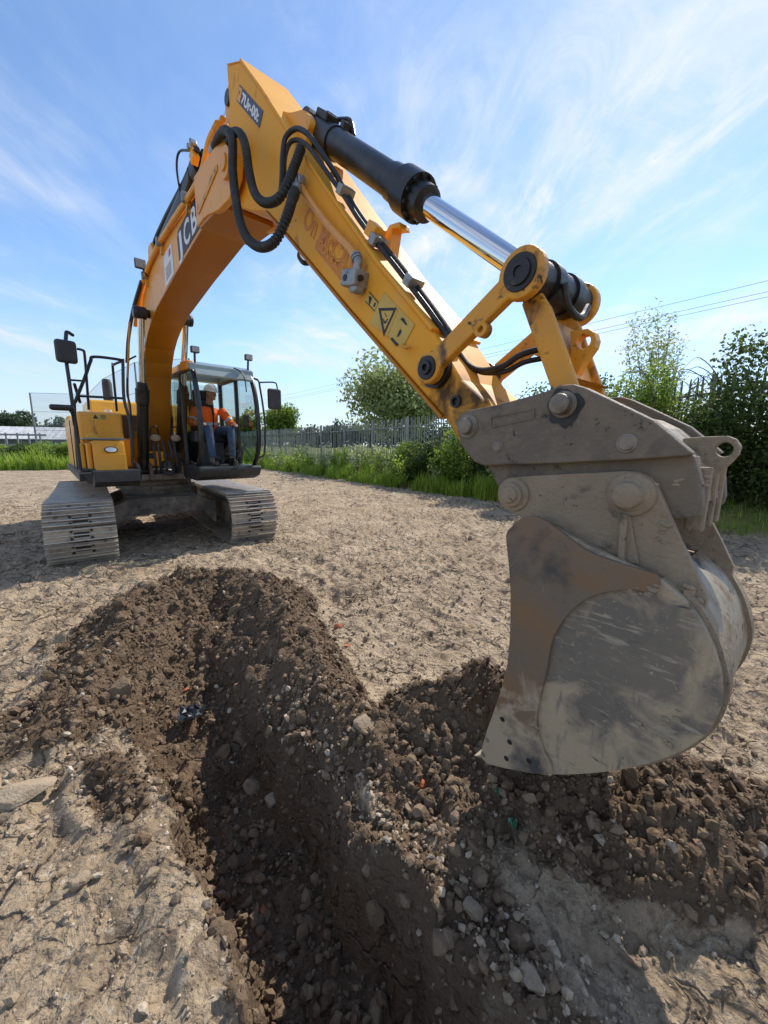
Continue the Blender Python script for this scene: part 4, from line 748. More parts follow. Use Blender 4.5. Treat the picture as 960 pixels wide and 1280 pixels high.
m = MB(); m.plate([dip[0][:1] + (0,) + dip[0][1:]] if 0 else [(dip[0][0] - .035, -.14, dip[0][1]), (dip[0][0] + .0, -.19, dip[0][1] + .012), (dip[0][0] + .0, .19, dip[0][1] + .012), (dip[0][0] - .035, .14, dip[0][1])], (.27, 0, -.145)); m.build('end_cap', 'yellow', DP, .006)
for s in (-1, 1): MB().prism([(5.09, 4.74), (4.98, 4.70), (4.90, 4.62), (4.90, 4.50), (4.98, 4.40), (5.09, 4.32)], s * .10, s * .15).build('ram_lug', 'yellow', DP, .008)
MB().cyl((5.0, -.17, 4.60), (5.0, .17, 4.60), .055, n=18).build('ram_pin', 'grease', DP)
# bucket-ram lug on the arm
for s in (-1, 1):
    lg = spl([B(px, py, -.09) for px, py in ((338, 128), (348, 137), (357, 141.5), (367, 143.5), (376, 142), (382, 140.5), (388, 143), (392, 151), (391.5, 160), (388, 170))], 4) + [B(386, 196, -.09), B(362, 160, -.09)]
    MB().prism(lg, s * .075, s * .12).build('ram_lug', 'yellow', DP, .010)
# bucket cylinder
p0, p1, p2 = Vector((6.10, 0, 3.87)), Vector((7.14, 0, 3.02)), Vector((7.88, 0, 2.385)); ax = (p2 - p0).normalized(); Lb = (p1 - p0).length
bc_ = MB().rings(p0, ax, [(-.05, .05), (-.02, .075), (.04, .083), (Lb - .30, .083), (Lb - .29, .092), (Lb - .17, .098), (Lb - .165, .114), (Lb - .03, .114), (Lb - .03, .088), (Lb + .05, .084), (Lb + .06, .06)], 36).build('bucket_cylinder', 'black', EX)
MB().cyl(p0 + ax * (Lb + .02), p2 - ax * .05, .053, n=28).build('rod', 'chrome', bc_)
u_ = ax.orthogonal().normalized(); w_ = ax.cross(u_)
for k in range(12):
    d = u_ * math.cos(k * math.pi / 6) + w_ * math.sin(k * math.pi / 6); MB().cyl(p0 + ax * (Lb - .03) + d * .101, p0 + ax * (Lb - .012) + d * .101, .010, n=6).build('gland_bolt', 'black', bc_)
MB().rings(p0 - Vector((0, .09, 0)), (0, 1, 0), [(0, .05), (0, .085), (.18, .085), (.18, .05)], 20).build('base_eye', 'grease', bc_)
MB().box(p0 + ax * .17 + Vector((.02, 0, .10)), (.16, .10, .05), Matrix.Rotation(.68, 3, 'Y')).build('port_block', 'grease', bc_, .01)
MB().tube(spl([p0 + ax * .2 + Vector((.06, .05, .10)), p0 + ax * .34 + Vector((.07, .05, .12)), p0 + ax * .40 + Vector((.05, .06, .07))], 5), .014, 8).build('hard_pipe', 'black', bc_)
for k in (.14, .36): MB().box(p0 + ax * k + Vector((.05, .03, .085)), (.05, .08, .05), Matrix.Rotation(.68, 3, 'Y')).build('port_fitting', 'black', bc_, .006)
MB().rings(p0 + ax * .30, ax, [(0, .084), (0, .09), (.03, .09), (.03, .084)], 30).build('pipe_band', 'black', bc_)
# lettering on the arm
dxv = Vector((B(435, 384, -DW)[0] - B(360, 294, -DW)[0], 0, B(435, 384, -DW)[1] - B(360, 294, -DW)[1])).normalized(); duv = Vector((-dxv.z, 0, dxv.x))
mo = Vector(B3(296, 126, -DW - .002)); mx_ = (Vector(B3(324.4, 160, -DW)) - Vector(B3(296, 126, -DW))); mu_ = Vector((-mx_.z, 0, mx_.x)).normalized(); mL = mx_.length; mx_.normalize(); mH = abs((Vector(B3(300, 106, -DW)) - Vector(B3(296, 126, -DW))).dot(mu_))
def MP(u, v, d=0): p = mo + mx_ * u * mL + mu_ * v * mH; return (p.x, p.y - d, p.z)
mq = MB().plate([MP(0, 0), MP(1, 0), MP(1, 1), MP(0, 1)], (0, -.003, 0)).build('model_plate', 'navy', DP)
MB().plate([MP(.02, .08, .0035), MP(.15, .08, .0035), MP(.15, .92, .0035), MP(.02, .92, .0035)], (0, -.001, 0)).build('model_badge', 'yellow', mq)
tq = B3(301.5, 128.6, -DW - .0065); tx = Vector(B3(326, 156, -DW)) - Vector(B3(298.5, 125, -DW)); tu = Vector(B3(300, 106, -DW)) - Vector(B3(296, 126, -DW))
text('model_lettering', '7Ur-00:', 'white', mq, Vector(MP(.19, .20, .0045)), mx_, mu_, mH * .86, .001, bold=.004, sx=mL / mH * .27)
text('badge_lettering', '4', 'decal_black', mq, Vector(MP(.05, .45, .0055)), mx_, mu_, mH * .4, .0005)
t0 = Vector(B3(377.5, 281.5, -DW - .001))
text('ghost_lettering', 'On McCASN', 'ghost', DP, t0, dxv, duv, .175, .0015, bold=.005, sx=.88)
gq = quadB('ghost_panel', [(397, 299), (393.5, 310), (425, 349.5), (437, 341)], -DW - .001, 'ghost', DP, .0015)
text('ghost_lettering', 'CON T C', 'yellow', gq, Vector(B3(396.5, 309.5, -DW - .0035)), dxv, duv, .075, .0008, sx=.95)
wq = quadB('warning_decal', [(480, 365), (518.7, 405.8), (504, 434), (462.5, 404)], -DW - .002, 'decal_yellow', DP)
def tri_ring(pts, k):
    c = np.mean(pts, 0); return [tuple(c + (np.array(p) - c) * k) for p in pts]
TR = [(473, 385), (496, 384.5), (479.5, 420.5)]; inn = tri_ring(TR, .70)
for i in range(3): quadB('triangle_edge', [TR[i], TR[(i + 1) % 3], inn[(i + 1) % 3], inn[i]], -DW - .006, 'decal_black', wq, .001)
for q in ([(500.5, 399), (503, 397), (509, 405), (508, 407)], [(503, 397), (505, 398), (507.5, 403), (505, 404)], [(499, 413), (501, 411), (502, 415), (498, 421), (496, 421)], [(488, 424), (490, 421.5), (498, 430), (495.5, 433)], [(478.5, 403), (481, 402), (484.5, 402.5), (481, 404.5)], [(477.5, 398), (478.5, 398), (481, 402), (480, 402.5)], [(484.5, 398.5), (485.5, 398.8), (482, 402.5), (481.5, 401.5)], [(480, 391), (481, 391.5), (484, 396), (483, 396)]): quadB('pictogram', q, -DW - .006, 'decal_black', wq, .001)
quadB('decal_fold', [(497, 386), (497.8, 386.6), (483.5, 422), (482.5, 421.5)], -DW - .006, 'yellow_worn', wq, .0005)
sq = quadB('small_decal', [(461.6, 364.2), (473.3, 378.2), (468.3, 389.5), (456.4, 377)], -DW - .002, 'decal_yellow', DP)
for q in ([(461, 371), (463, 370), (465, 373), (462, 381), (461, 380)], [(468, 378), (470, 379), (468, 384), (466.5, 383)], [(461.6, 364.2), (473.3, 378.2), (472.8, 379.4), (461.2, 365.4)], [(456.8, 376), (468.7, 388.5), (468.3, 389.5), (456.4, 377)]): quadB('pictogram', q, -DW - .006, 'decal_black', sq, .0008)
# arm pipe, coupling block, hoses
pp = [B3(376, 232, -.225), B3(384, 246, -.235), B3(405, 275, -.235), B3(425, 298, -.235), B3(436, 309, -.235), B3(441, 316, -.235), B3(446, 325, -.235)]
MB().tube(spl(pp, 6), .021, 12).build('arm_pipe', 'orangepipe', DP)
c = B3(447, 332, -.235); MB().tube(spl([B3(445.5, 321, -.235), B3(447.5, 327, -.235), B3(446.5, 334, -.235), B3(446, 341, -.235)], 4), .024, 12).build('pipe_elbow', 'zinc', DP)
MB().rings(B3(444.5, 319, -.235), Vector(B3(447, 326, -.235)) - Vector(B3(444.5, 319, -.235)), [(0, .024), (0, .03), (.012, .03), (.012, .024), (.02, .03), (.03, .03)], 16).build('pipe_nut', 'zinc', DP)
c = B3(443, 349, -.235); o = MB().box(c, (.13, .10, .085), Matrix.Rotation(.25, 3, 'Y')).build('coupling_block', 'zinc', DP, .010)
MB().cyl((c[0] - .02, c[1] - .046, c[2]), (c[0] - .02, c[1] - .054, c[2]), .017, n=14).build('port', 'grease', o); MB().box((c[0] + .02, c[1], c[2] - .055), (.06, .07, .05), Matrix.Rotation(.25, 3, 'Y')).build('port_boss', 'zinc', o, .012); MB().cyl((c[0] + .066, c[1] - .01, c[2] - .015), (c[0] + .075, c[1] - .01, c[2] - .018), .016, n=12).build('port', 'grease', o)
pe = MB().tube(spl([B3(503, 431, -DW - .005), B3(504, 433, -.22), B3(508, 434.5, -.23), B3(513, 433.5, -.21)], 4), .008, 8).build('peg', 'yellow_worn', DP)
def hose(name, pts, r, mat='rubber', parent=DP, ribbed=False):
    P_ = spl(pts, 10)
    if ribbed:
        Q = []; rr_ = []; d = 0; P_ = np.array(spl(pts, 20)); dd = np.concatenate([[0], np.cumsum(np.linalg.norm(np.diff(P_, axis=0), axis=1))]); ss = np.arange(0, dd[-1], .0075); P_ = [tuple(np.interp(q, dd, P_[:, c]) for c in range(3)) for q in ss]
        for i, p in enumerate(P_): Q.append(p); rr_.append(r * (1.04, 1.0, .80)[i % 3])
        return MB().tube(Q, rr_, 12).build(name, mat, parent)
    return MB().tube(P_, r, 10).build(name, mat, parent)
hose('spiral_hose', [B3(267, 186, -.24), B3(273, 172, -.30), B3(282, 163, -.36), B3(290, 172, -.40), B3(291, 190, -.42), B3(291, 215, -.44), B3(295, 250, -.46), B3(301, 280, -.47), B3(311, 300, -.47), B3(326, 309, -.46), B3(343, 302, -.44), B3(357, 275, -.40), B3(366, 247, -.33), B3(370, 234, -.27)], .030, ribbed=True)
hose('spiral_hose', [B3(285, 176, -.28), B3(292, 166, -.33), B3(301, 168, -.37), B3(307, 184, -.38), B3(311, 212, -.38), B3(318, 240, -.38), B3(330, 253, -.38), B3(346, 250, -.37), B3(358, 233, -.34), B3(368, 208, -.28), B3(377, 184, -.23)], .029, ribbed=True)
hose('feed_hose', [B3(350, 252, -.30), B3(352, 225, -.30), B3(353, 195, -.28), B3(357, 172, -.26), B3(370, 161, -.22), B3(384, 167, -.21), B3(398, 185, -.19), B3(418, 215, -.15), B3(432, 240, -.12), B3(452, 272, -.12), B3(475, 302, -.12), B3(500, 332, -.12), B3(540, 384, -.12), B3(568, 425, -.10), B3(575, 440, -.07)], .0155)
hose('feed_hose', [B3(356, 228, -.27), B3(356, 200, -.26), B3(361, 181, -.24), B3(370, 175, -.22), B3(383, 181, -.22), B3(398, 200, -.21), B3(415, 224, -.18), B3(430, 245, -.15), B3(449, 275, -.15), B3(472, 305, -.15), B3(498, 338, -.15), B3(536, 388, -.15), B3(565, 430, -.12), B3(572, 445, -.08)], .0135)
hose('link_hose', [B3(572, 440, -.07), B3(585, 456, -.05), B3(603, 463, -.02), B3(628, 458, .0), B3(650, 444, .02), B3(675, 436, .05)], .014); hose('link_hose', [B3(574, 446, -.04), B3(590, 459, -.02), B3(606, 466, .0), B3(632, 464, .02), B3(655, 453, .03), B3(678, 448, .06)], .012)
hose('return_hose', [B3(377, 312, .1), B3(374, 320, .05), B3(379, 328, .02), B3(386, 329, .05)], .018)
MB().rings(B3(371, 232, -.27), Vector(B3(367, 244, -.3)) - Vector(B3(371, 232, -.27)), [(0, .03), (.02, .036), (.09, .036), (.10, .03)], 16).build('hose_ferrule', 'zinc', DP); MB().box(B3(375, 226, -.235), (.055, .06, .055)).build('hose_block', 'zinc', DP, .012)
MB().rings(B3(266, 188, -.23), Vector(B3(273, 172, -.29)) - Vector(B3(266, 188, -.23)), [(-.05, .033), (0, .036), (.12, .036)], 16).build('hose_ferrule', 'zinc', bm_)
for px, py in ((432, 240), (473, 302), (517, 353)): MB().box(B3(px, py, -.135), (.055, .10, .055), Matrix.Rotation(.75, 3, 'Y')).build('hose_clamp', 'zinc', DP, .006)
c = B(487, 298, -.02); o = MB().prism([(c[0] - .03, c[1] - .10), (c[0] + .02, c[1] - .12), (c[0] + .05, c[1] + .02), (c[0] + .12, c[1] + .0), (c[0] + .11, c[1] + .035), (c[0] + .03, c[1] + .05), (c[0] - .01, c[1] + .02)], -.05, .03).build('cylinder_rest', 'yellow', DP, .006)
c = B(469, 290, -.13); MB().box((c[0], -.13, c[1]), (.09, .08, .07), Matrix.Rotation(.75, 3, 'Y')).build('clamp_mount', 'yellow', DP, .006)
c = B(425, 215, .05); MB().prism([(c[0] - .03, c[1] - .10), (c[0] + .01, c[1] - .12), (c[0] + .03, c[1] + .0), (c[0], c[1] + .02)], .0, .06).build('cylinder_rest', 'yellow', DP, .006)
for px, py in ((403, 202), (430, 215)): pass
# ---- links
def arm_plate(p, q, rp, rq, w, y0, y1):
    p, q = np.array(p), np.array(q); d = (q - p) / np.linalg.norm(q - p); n_ = np.array([-d[1], d[0]]); out = []
    a0 = math.asin(min(.95, w / 2 / rp)); a1 = math.asin(min(.95, w / 2 / rq)); base = math.atan2(d[1], d[0])
    for k in range(25): a = base + a0 + (2 * math.pi - 2 * a0) * k / 24; out.append(tuple(p + rp * np.array([math.cos(a), math.sin(a)])))
    mid = p + d * np.linalg.norm(q - p) * .62; out.append(tuple(mid - n_ * w * .5))
    for k in range(25): a = base + math.pi + a1 + (2 * math.pi - 2 * a1) * k / 24; out.append(tuple(q + rq * np.array([math.cos(a), math.sin(a)])))
    return out
LP, LT_ = B(535, 460, -.255), B(651, 341, -.255); LB = B(704, 506, -.23)
for s in (-1, 1):
    o = MB().prism(arm_plate(LP, LT_, .070, .090, .088, 0, 0), s * .215, s * .262).build('idler_link', 'yellow_worn', EX, .008)
    MB().rings((LT_[0], s * .262, LT_[1]), (0, s, 0), [(0, .066), (.006, .064), (.006, .047), (.014, .045), (.014, .02), (.008, .02)], 28).build('pin_boss', 'grease', o)
    MB().rings((LP[0], s * .262, LP[1]), (0, s, 0), [(0, .054), (.008, .052), (.008, .032), (.018, .030), (.018, .015), (.006, .015)], 28).build('pin_boss', 'grease', o)
    ce = (np.array(LP) * .42 + np.array(LT_) * .58) + np.array([.024, -.046]); MB().rings((ce[0], s * .218, ce[1]), (0, s, 0), [(.02, .014), (0, .014), (0, .030), (.042, .030), (.042, .014), (.024, .014)], 20).build('lug_eye', 'yellow_worn', o)
    MB().rings((LP[0], s * .183, LP[1]), (0, s, 0), [(0, .085), (.032, .085)], 24).build('bearing_collar', 'grease', o)
pv = B(596, 492, -DW); 
for q_, rr_ in (((571, 502), .028), ((600, 500), .0)):
    if rr_: c = B(q_[0], q_[1], -DW); MB().rings((c[0], -DW + .002, c[1]), (0, -1, 0), [(0, rr_), (.016, rr_), (.016, rr_ * .6), (.004, rr_ * .6)], 20).build('grease_boss', 'grease', DP)
# bucket link (H shape)
hl = [B(652, 381, -.175), B(668, 352, -.175), B(688, 384, -.175), B(722, 481, -.175), (LB[0] + .02, LB[1] - .06), (LB[0] - .06, LB[1] - .04), B(688, 484, -.175)]
HL = MB().prism(hl, -.18, -.15).build('bucket_link', 'yellow_worn', EX, .008)
MB().prism([(p[0] - .02, p[1]) for p in hl], .13, .16).build('link_plate', 'yellow_worn', HL, .008)
nl = np.array(hl[3]) - np.array(hl[2]); nl /= np.linalg.norm(nl); cb = np.array(hl[2]) - np.array([.055, 0])
MB().plate([(hl[2][0] - .06, -.165, hl[2][1] - .02), (hl[2][0] - .06, .165, hl[2][1] - .02), (hl[3][0] - .075, .165, hl[3][1]), (hl[3][0] - .075, -.165, hl[3][1])], (.03, 0, .0)).build('cross_plate', 'yellow_worn', HL)
MB().prism([(hl[2][0] + .03, hl[2][1] - .27), (hl[3][0] - .02, hl[3][1] + .03), (hl[3][0] - .05, hl[3][1] + .03), (hl[2][0], hl[2][1] - .27)], -.165, .165).build('cross_plate', 'yellow_worn', HL)
lug = [B(716, 415, 0), B(738, 412, 0), B(746, 417, 0), B(748.5, 426, 0), B(746, 435, 0), B(734, 452, 0), B(724, 470, 0), B(716, 468, 0)]
def holed(outline, hc, hr, y0, y1, n=20):
    """plate with a round hole: outline joined to the hole through a seam"""
    o = list(outline); hc = np.array(hc); k0 = int(np.argmin([np.linalg.norm(np.array(p) - hc) for p in o])); o = o[k0:] + o[:k0]
    st = math.atan2(o[0][1] - hc[1], o[0][0] - hc[0]); area = sum(o[i][0] * o[(i + 1) % len(o)][1] - o[(i + 1) % len(o)][0] * o[i][1] for i in range(len(o))); sg_ = -1 if area > 0 else 1
    hole = [tuple(hc + hr * np.array([math.cos(st + sg_ * 2 * math.pi * k / n), math.sin(st + sg_ * 2 * math.pi * k / n)])) for k in range(n)]
    m = MB(); V2 = o + hole; b = bmesh.new(); vs = [b.verts.new((p[0], y0, p[1])) for p in V2]; es = [b.edges.new((vs[i], vs[(i + 1) % len(o)])) for i in range(len(o))] + [b.edges.new((vs[len(o) + i], vs[len(o) + (i + 1) % n])) for i in range(n)]
    bmesh.ops.triangle_fill(b, use_beauty=True, use_dissolve=False, edges=es); r = bmesh.ops.extrude_face_region(b, geom=b.faces[:]); bmesh.ops.translate(b, vec=(0, y1 - y0, 0), verts=[e for e in r['geom'] if isinstance(e, bmesh.types.BMVert)])
    b.verts.index_update(); m.add([v.co[:] for v in b.verts], [tuple(v.index for v in f.verts) for f in b.faces]); b.free(); return m
holed(lug, B(732.5, 428.5, 0), .026, -.025, .025).build('lifting_eye', 'yellow_worn', HL, .004)
HLt = MB().rings((LT_[0], -.213, LT_[1]), (0, 1, 0), [(0, .05), (0, .072), (.10, .074), (.10, .084), (.16, .084), (.16, .074), (.27, .074), (.27, .084), (.33, .084), (.33, .072), (.426, .072), (.426, .05)], 30).build('top_bush', 'grease', HL)
MB().tube(spl([(LT_[0] + .09, -.10, LT_[1] - .02), (LT_[0] + .10, -.06, LT_[1] - .10), (LT_[0] + .11, .02, LT_[1] - .12), (LT_[0] + .10, .10, LT_[1] - .06)], 6), .014, 8).build('grease_hose', 'rubber', HL)
# ---- quick hitch
HY = .262
ho = [(569.5, 530), (573, 519), (584, 513), (620, 506), (655, 497), (682, 489), (699, 481.5), (716, 480), (730, 484), (760, 498), (787, 511), (816, 525), (845, 549), (866, 567)]
hob = [(856, 570), (780, 575), (700, 579), (605, 582), (592, 577), (576, 556)]
hpoly = [B(px, py, -HY) for px, py in ho + hob]
QH = MB().prism(hpoly, -HY, -HY + .055).build('quick_hitch', 'hitch', EX, .006); MB().prism(hpoly, HY - .055, HY).build('cheek_plate', 'hitch', QH, .006)
lo = [B(606, 574, -.215), B(760, 567, -.215), B(856, 561, -.215), B(868, 571, -.215), B(877, 606, -.215), B(878, 634, -.215), B(873, 647, -.215), B(846, 649, -.215), B(800, 640, -.215), B(700, 640, -.215), B(640, 625, -.215), B(622, 608, -.215)]
for s, nm in ((-1, 'jaw_plate'), (1, 'jaw_plate')): MB().prism(lo, s * .215, s * .165).build(nm, 'hitch', QH, .006)
tp_ = [B(p[0], p[1], -HY) for p in ((787, 511), (816, 525), (845, 549), (866, 567))]; m = MB(); m.prism([(p[0] - .02, p[1] - .012) for p in tp_] + [(p[0] - .035, p[1] - .04) for p in tp_[::-1]], -.206, .206); m.build('top_web', 'wrap', QH, .003)
bk = [B(868, 571, -.215), B(877, 606, -.215), B(878, 634, -.215)]; MB().prism([(p[0] - .01, p[1]) for p in bk] + [(p[0] - .05, p[1]) for p in bk[::-1]], -.164, .164).build('rear_web', 'ear', QH, .003)
for y in (-.12, 0, .12): MB().box((bk[1][0] - .018, y, (bk[1][1] + bk[2][1]) / 2 - .02), (.05, .035, .20)).build('rear_rib', 'ear', QH, .008)
le = [B(855, 548, 0), B(880, 546, 0), B(911, 545, 0), B(921, 549, 0), B(927, 558, 0), B(924, 568, 0), B(915, 578, 0), B(884, 606, 0), B(870, 606, 0), B(858, 580, 0)]
holed(le, B(906, 562, 0), .023, -.022, .022).build('lifting_eye', 'ear', QH, .004)
def boss(name, px, py, y, prof, mat, parent, n=28):
    c = B(px, py, y); return MB().rings((c[0], y, c[1]), (0, -1, 0), prof, n).build(name, mat, parent, .003)
boss('dipper_pin', 585, 533, -HY, [(0, .050), (.006, .050), (.006, .034), (.030, .034), (.034, .030)], 'pin', QH)
boss('link_pin', 705, 506, -HY, [(0, .046), (.010, .046), (.010, .036), (.044, .034), (.050, .020)], 'pin', QH)
c = B(705, 506, -HY - .002); st = MB(); 
st.plate([(c[0] + (.060 + .007 * math.sin(k / 36 * 6.283 * 3 + 1) + .004 * math.sin(k / 36 * 6.283 * 7)) * math.cos(k / 36 * 6.283), -HY - .0012, c[1] - .010 + (.064 + .008 * math.sin(k / 36 * 6.283 * 4) + .004 * math.sin(k / 36 * 6.283 * 9 + 2)) * math.sin(k / 36 * 6.283)) for k in range(36)], (0, -.0012, 0)); st.build('grease_stain', 'grease', QH)
boss('cross_pin', 622, 557, -HY, [(0, .025), (.004, .025), (.004, .019), (.007, .019), (.007, .01)], 'pin', QH); boss('cross_pin', 783.5, 554, -HY, [(0, .030), (.004, .030), (.004, .023), (.008, .022)], 'pin', QH)
for q in ([(614, 521), (667, 510.5), (667, 512), (614, 522.5)], [(614, 533.5), (668, 522), (668, 523.5), (614, 535)], [(613, 521), (614.5, 521), (614.5, 535), (613, 535)], [(667, 510.5), (668.5, 510.5), (668.5, 523.5), (667, 523.5)]): quadB('name_panel_rim', q, -HY - .001, 'hitch', QH, .003)
MB().cyl((B(640, 618, -.2)[0], -.25, B(640, 618, -.2)[1]), (B(640, 618, -.2)[0], .25, B(640, 618, -.2)[1]), .034, n=18).build('front_pin', 'pin', QH); MB().cyl((B(790, 617, -.2)[0], -.25, B(790, 617, -.2)[1]), (B(790, 617, -.2)[0], .25, B(790, 617, -.2)[1]), .034, n=18).build('rear_pin', 'pin', QH)
# ---- bucket
SW = .30
disc = [(600, 945), (606, 952), (618, 957), (640, 962.5), (690, 968.5), (740, 967), (790, 960), (830, 948.5), (862, 934), (886, 914), (899, 890), (903.5, 862), (897, 826), (886, 796), (870, 768), (850, 745), (826, 725)]
dl = [B(px, py, -SW) for px, py in disc]; dsm = spl(dl, 3)
mouth = [B(px, py, -SW) for px, py in ((800, 712), (760, 694), (715, 672), (672, 648), (650, 650), (634, 668), (635.5, 700), (638, 740), (637.5, 790), (634, 830), (624, 870), (608, 915))]
BK = MB().prism([tuple(p) for p in dsm] + mouth, -SW, -SW + .025).build('bucket', 'side', EX, .003)
MB().prism([tuple(p) for p in dsm] + mouth, SW - .025, SW).build('side_plate', 'side', BK, .003)
cut = [(600, 945), (608, 915), (624, 870), (634, 830), (637.5, 790), (638, 740), (635.5, 700), (632.5, 669), (640, 658), (651, 648), (664, 645), (676, 648), (690, 656), (712, 673), (733, 688), (753, 697), (775, 704), (800, 712), (821, 719), (824, 729), (820, 738), (812, 742), (796, 738), (770, 738.5), (748, 743), (730, 751), (712, 766), (698, 785), (689, 806), (684, 835), (678, 860), (672, 885), (671, 910), (679, 938), (690, 968), (640, 962), (610, 955)]
CP = MB().prism(spl([B(px, py, -SW - .014) for px, py in cut], 2), -SW - .016, -SW - .0005).build('cutter_plate', 'cutter', BK, .003)
MB().prism([B(px, py, -SW - .014) for px, py in cut], SW + .0005, SW + .016).build('cutter_plate', 'cutter', BK, .003)
wv = [np.array(p) for p in dsm]; cen = np.mean(wv, 0); m = MB(); inn_ = [p + (cen - p) / np.linalg.norm(cen - p) * .02 for p in wv]
m.prism([tuple(p) for p in wv] + [tuple(p) for p in inn_[::-1]], -SW + .0255, SW - .0255); m.build('wrapper', 'wrap', BK)
# wear straps on the back
for y0, y1 in ((-SW + .028, -SW + .085), (SW - .085, SW - .028)):
    seg_ = wv[18:46]; out_ = [p - (cen - p) / np.linalg.norm(cen - p) * .014 for p in seg_]; MB().prism([tuple(p) for p in seg_] + [tuple(p) for p in out_[::-1]], y0, y1).build('wear_strap', 'ear', BK)
e0, e1 = np.array(B(600, 945, -SW)), np.array(B(690, 968, -SW)); dirx = (e0 - e1) / np.linalg.norm(e0 - e1)
MB().prism([tuple(e0 + dirx * .03), tuple(e0 + np.array([.02, .03])), tuple(e1 + np.array([0, .03])), tuple(e1 + np.array([0, -.004]))], -SW - .012, SW + .012).build('cutting_edge', 'side', BK, .004)
for px, py in ((609, 925), (637, 927.5), (604, 943), (633, 948), (661, 951), (628, 899)): boss('plate_hole', px, py, -SW - .0165, [(0, .011), (.0015, .011)], 'decal_black' if px > 612 else 'pin', CP, 14)
# ears
er = [(668, 655), (645, 643), (633, 634), (628, 622), (631, 606), (641, 597), (660, 595), (720, 592), (780, 589), (798, 590), (813, 597), (823, 611), (832, 632), (850, 674), (866, 706), (885, 748), (880, 775), (850, 745), (826, 722), (760, 700), (700, 672)]
el = [B(px, py, -.245) for px, py in er]
EA = MB().prism(el, -.245, -.220).build('ear_plate', 'ear', BK, .004); MB().prism(el, .220, .245).build('ear_plate', 'ear', BK, .004)
boss('pin_collar', 642, 618, -.245, [(0, .068), (.010, .066), (.014, .050), (.030, .046), (.030, .034), (.040, .033), (.044, .026)], 'ear', EA); boss('pin_collar', 789, 618, -.245, [(0, .070), (.012, .068), (.016, .052), (.022, .050), (.022, .044), (.056, .040), (.062, .028)], 'ear', EA)
rb = [B(775, 640, -.245), B(788, 640, -.245), B(800, 705, -.245), B(772, 702, -.245)]; MB().prism(rb, -.256, -.2455).build('ear_rib', 'ear', EA, .004); MB().bar(B3(781, 642, -.262), B3(777, 703, -.262), .02, .022, (0, 1, 0)).build('ear_stiffener', 'ear', EA, .004)
tt = [B(650, 652, -.22), B(690, 660, -.22), B(760, 700, -.22), B(826, 722, -.22)]; m = MB(); m.prism([tuple(p) for p in tt] + [(p[0], p[1] - .03) for p in tt[::-1]], -SW + .0255, SW - .0255); m.build('top_plate', 'ear', BK)
# dried mud stuck on the steel
gm = np.random.default_rng(12); Vs, Fs, o_ = [], [], 0
for (px, py, y, r_) in [(812, 610, -.25, .012), (828, 652, -.247, .014), (832, 662, -.247, .01), (822, 676, -.247, .012), (745, 698, -.262, .014), (752, 700, -.262, .012), (818, 738, -.318, .012), (806, 741, -.318, .010), (795, 741, -.318, .008), (862, 742, -.262, .02), (870, 756, -.25, .018), (858, 735, -.26, .016), (832, 906, -.305, .014), (845, 897, -.303, .011), (798, 908, -.303, .010), (834, 929, -.303, .010), (668, 905, -.318, .008), (672, 912, -.318, .007), (680, 922, -.318, .006), (846, 604, -.25, .008), (885, 590, -.2, .012), (884, 600, -.2, .01)]:
    for j in range(3):
        V, F = LUMP_L[gm.integers(10)]; c = np.array(B3(px + gm.normal() * 4, py + gm.normal() * 4, y)); Vs.append(V * np.array([1.2, .45, 1]) * r_ * gm.uniform(.5, 1.1) + c); Fs.append(F + o_); o_ += len(V)
mc = fast('stuck_mud', np.concatenate(Vs), np.concatenate(Fs), 'ear', BK); tag(mc, kind='stuff')
# ================================================================ DRIVER
SEAT = (.92, .76, 1.90)
pw = toworld(SEAT[0], SEAT[1], SEAT[2]); PE = empty('person', pw, HS)
tag(PE, 'seated person in white hard hat, orange hi-vis jacket and jeans inside the cab', 'person')
def remesh(o, vox, smooth=True, it=4):
    md = o.modifiers.new('remesh', 'REMESH'); md.mode = 'VOXEL'; md.voxel_size = vox; md.use_smooth_shade = smooth
    if it: m2 = o.modifiers.new('smooth', 'SMOOTH'); m2.factor = .5; m2.iterations = it
    return o
HD = Vector((1.10, .79, 2.655)); TURN = .55                     # head turned to his left
HR = Matrix.Rotation(TURN, 3, 'Z') @ Matrix.Rotation(.12, 3, 'Y')
def hp(x, y, z): return HD + HR @ Vector((x, y, z))
SL, SR = Vector((1.00, 1.00, 2.36)), Vector((1.00, .54, 2.36)); EL, ER = Vector((1.24, 1.09, 2.10)), Vector((1.14, .42, 2.10)); WL, WR = Vector((1.47, 1.05, 2.09)), Vector((1.38, .50, 2.10))
b = MB()
b.ball(HD + Vector((0, 0, .02)), .098, 20, 14, (1.04, .80, 1.18), HR); b.ball(hp(.030, 0, -.055), .070, 16, 10, (.95, .86, 1.05), HR)
b.ball(hp(.085, 0, -.098), .026, 10, 6, (1, 1.1, .8), HR)                     # chin
b.tube([hp(.097, 0, .015), hp(.118, 0, -.022), hp(.108, 0, -.036)], [.009, .014, .010], 8)   # nose
for s in (-1, 1):
    b.ball(hp(.072, s * .036, -.035), .026, 10, 6, (1, 1, .8), HR); b.ball(hp(-.004, s * .083, -.012), .028, 10, 8, (.7, .35, 1.1), HR); b.tube([hp(.090, s * .012, .028), hp(.088, s * .045, .027)], .010, 6)
b.tube([hp(.098, -.020, -.068), hp(.104, 0, -.067), hp(.098, .020, -.068)], .008, 6); b.tube([hp(.094, -.016, -.079), hp(.101, 0, -.080), hp(.094, .016, -.079)], .0085, 6)
b.tube([(1.01, .77, 2.36), (1.03, .775, 2.45), (1.07, .785, 2.57)], [.075, .060, .058], 12)
b.tube([(.93, .76, 1.94), (.95, .76, 2.15), (.98, .765, 2.33), (1.0, .77, 2.40)], [.12, .13, .13, .08], 14)
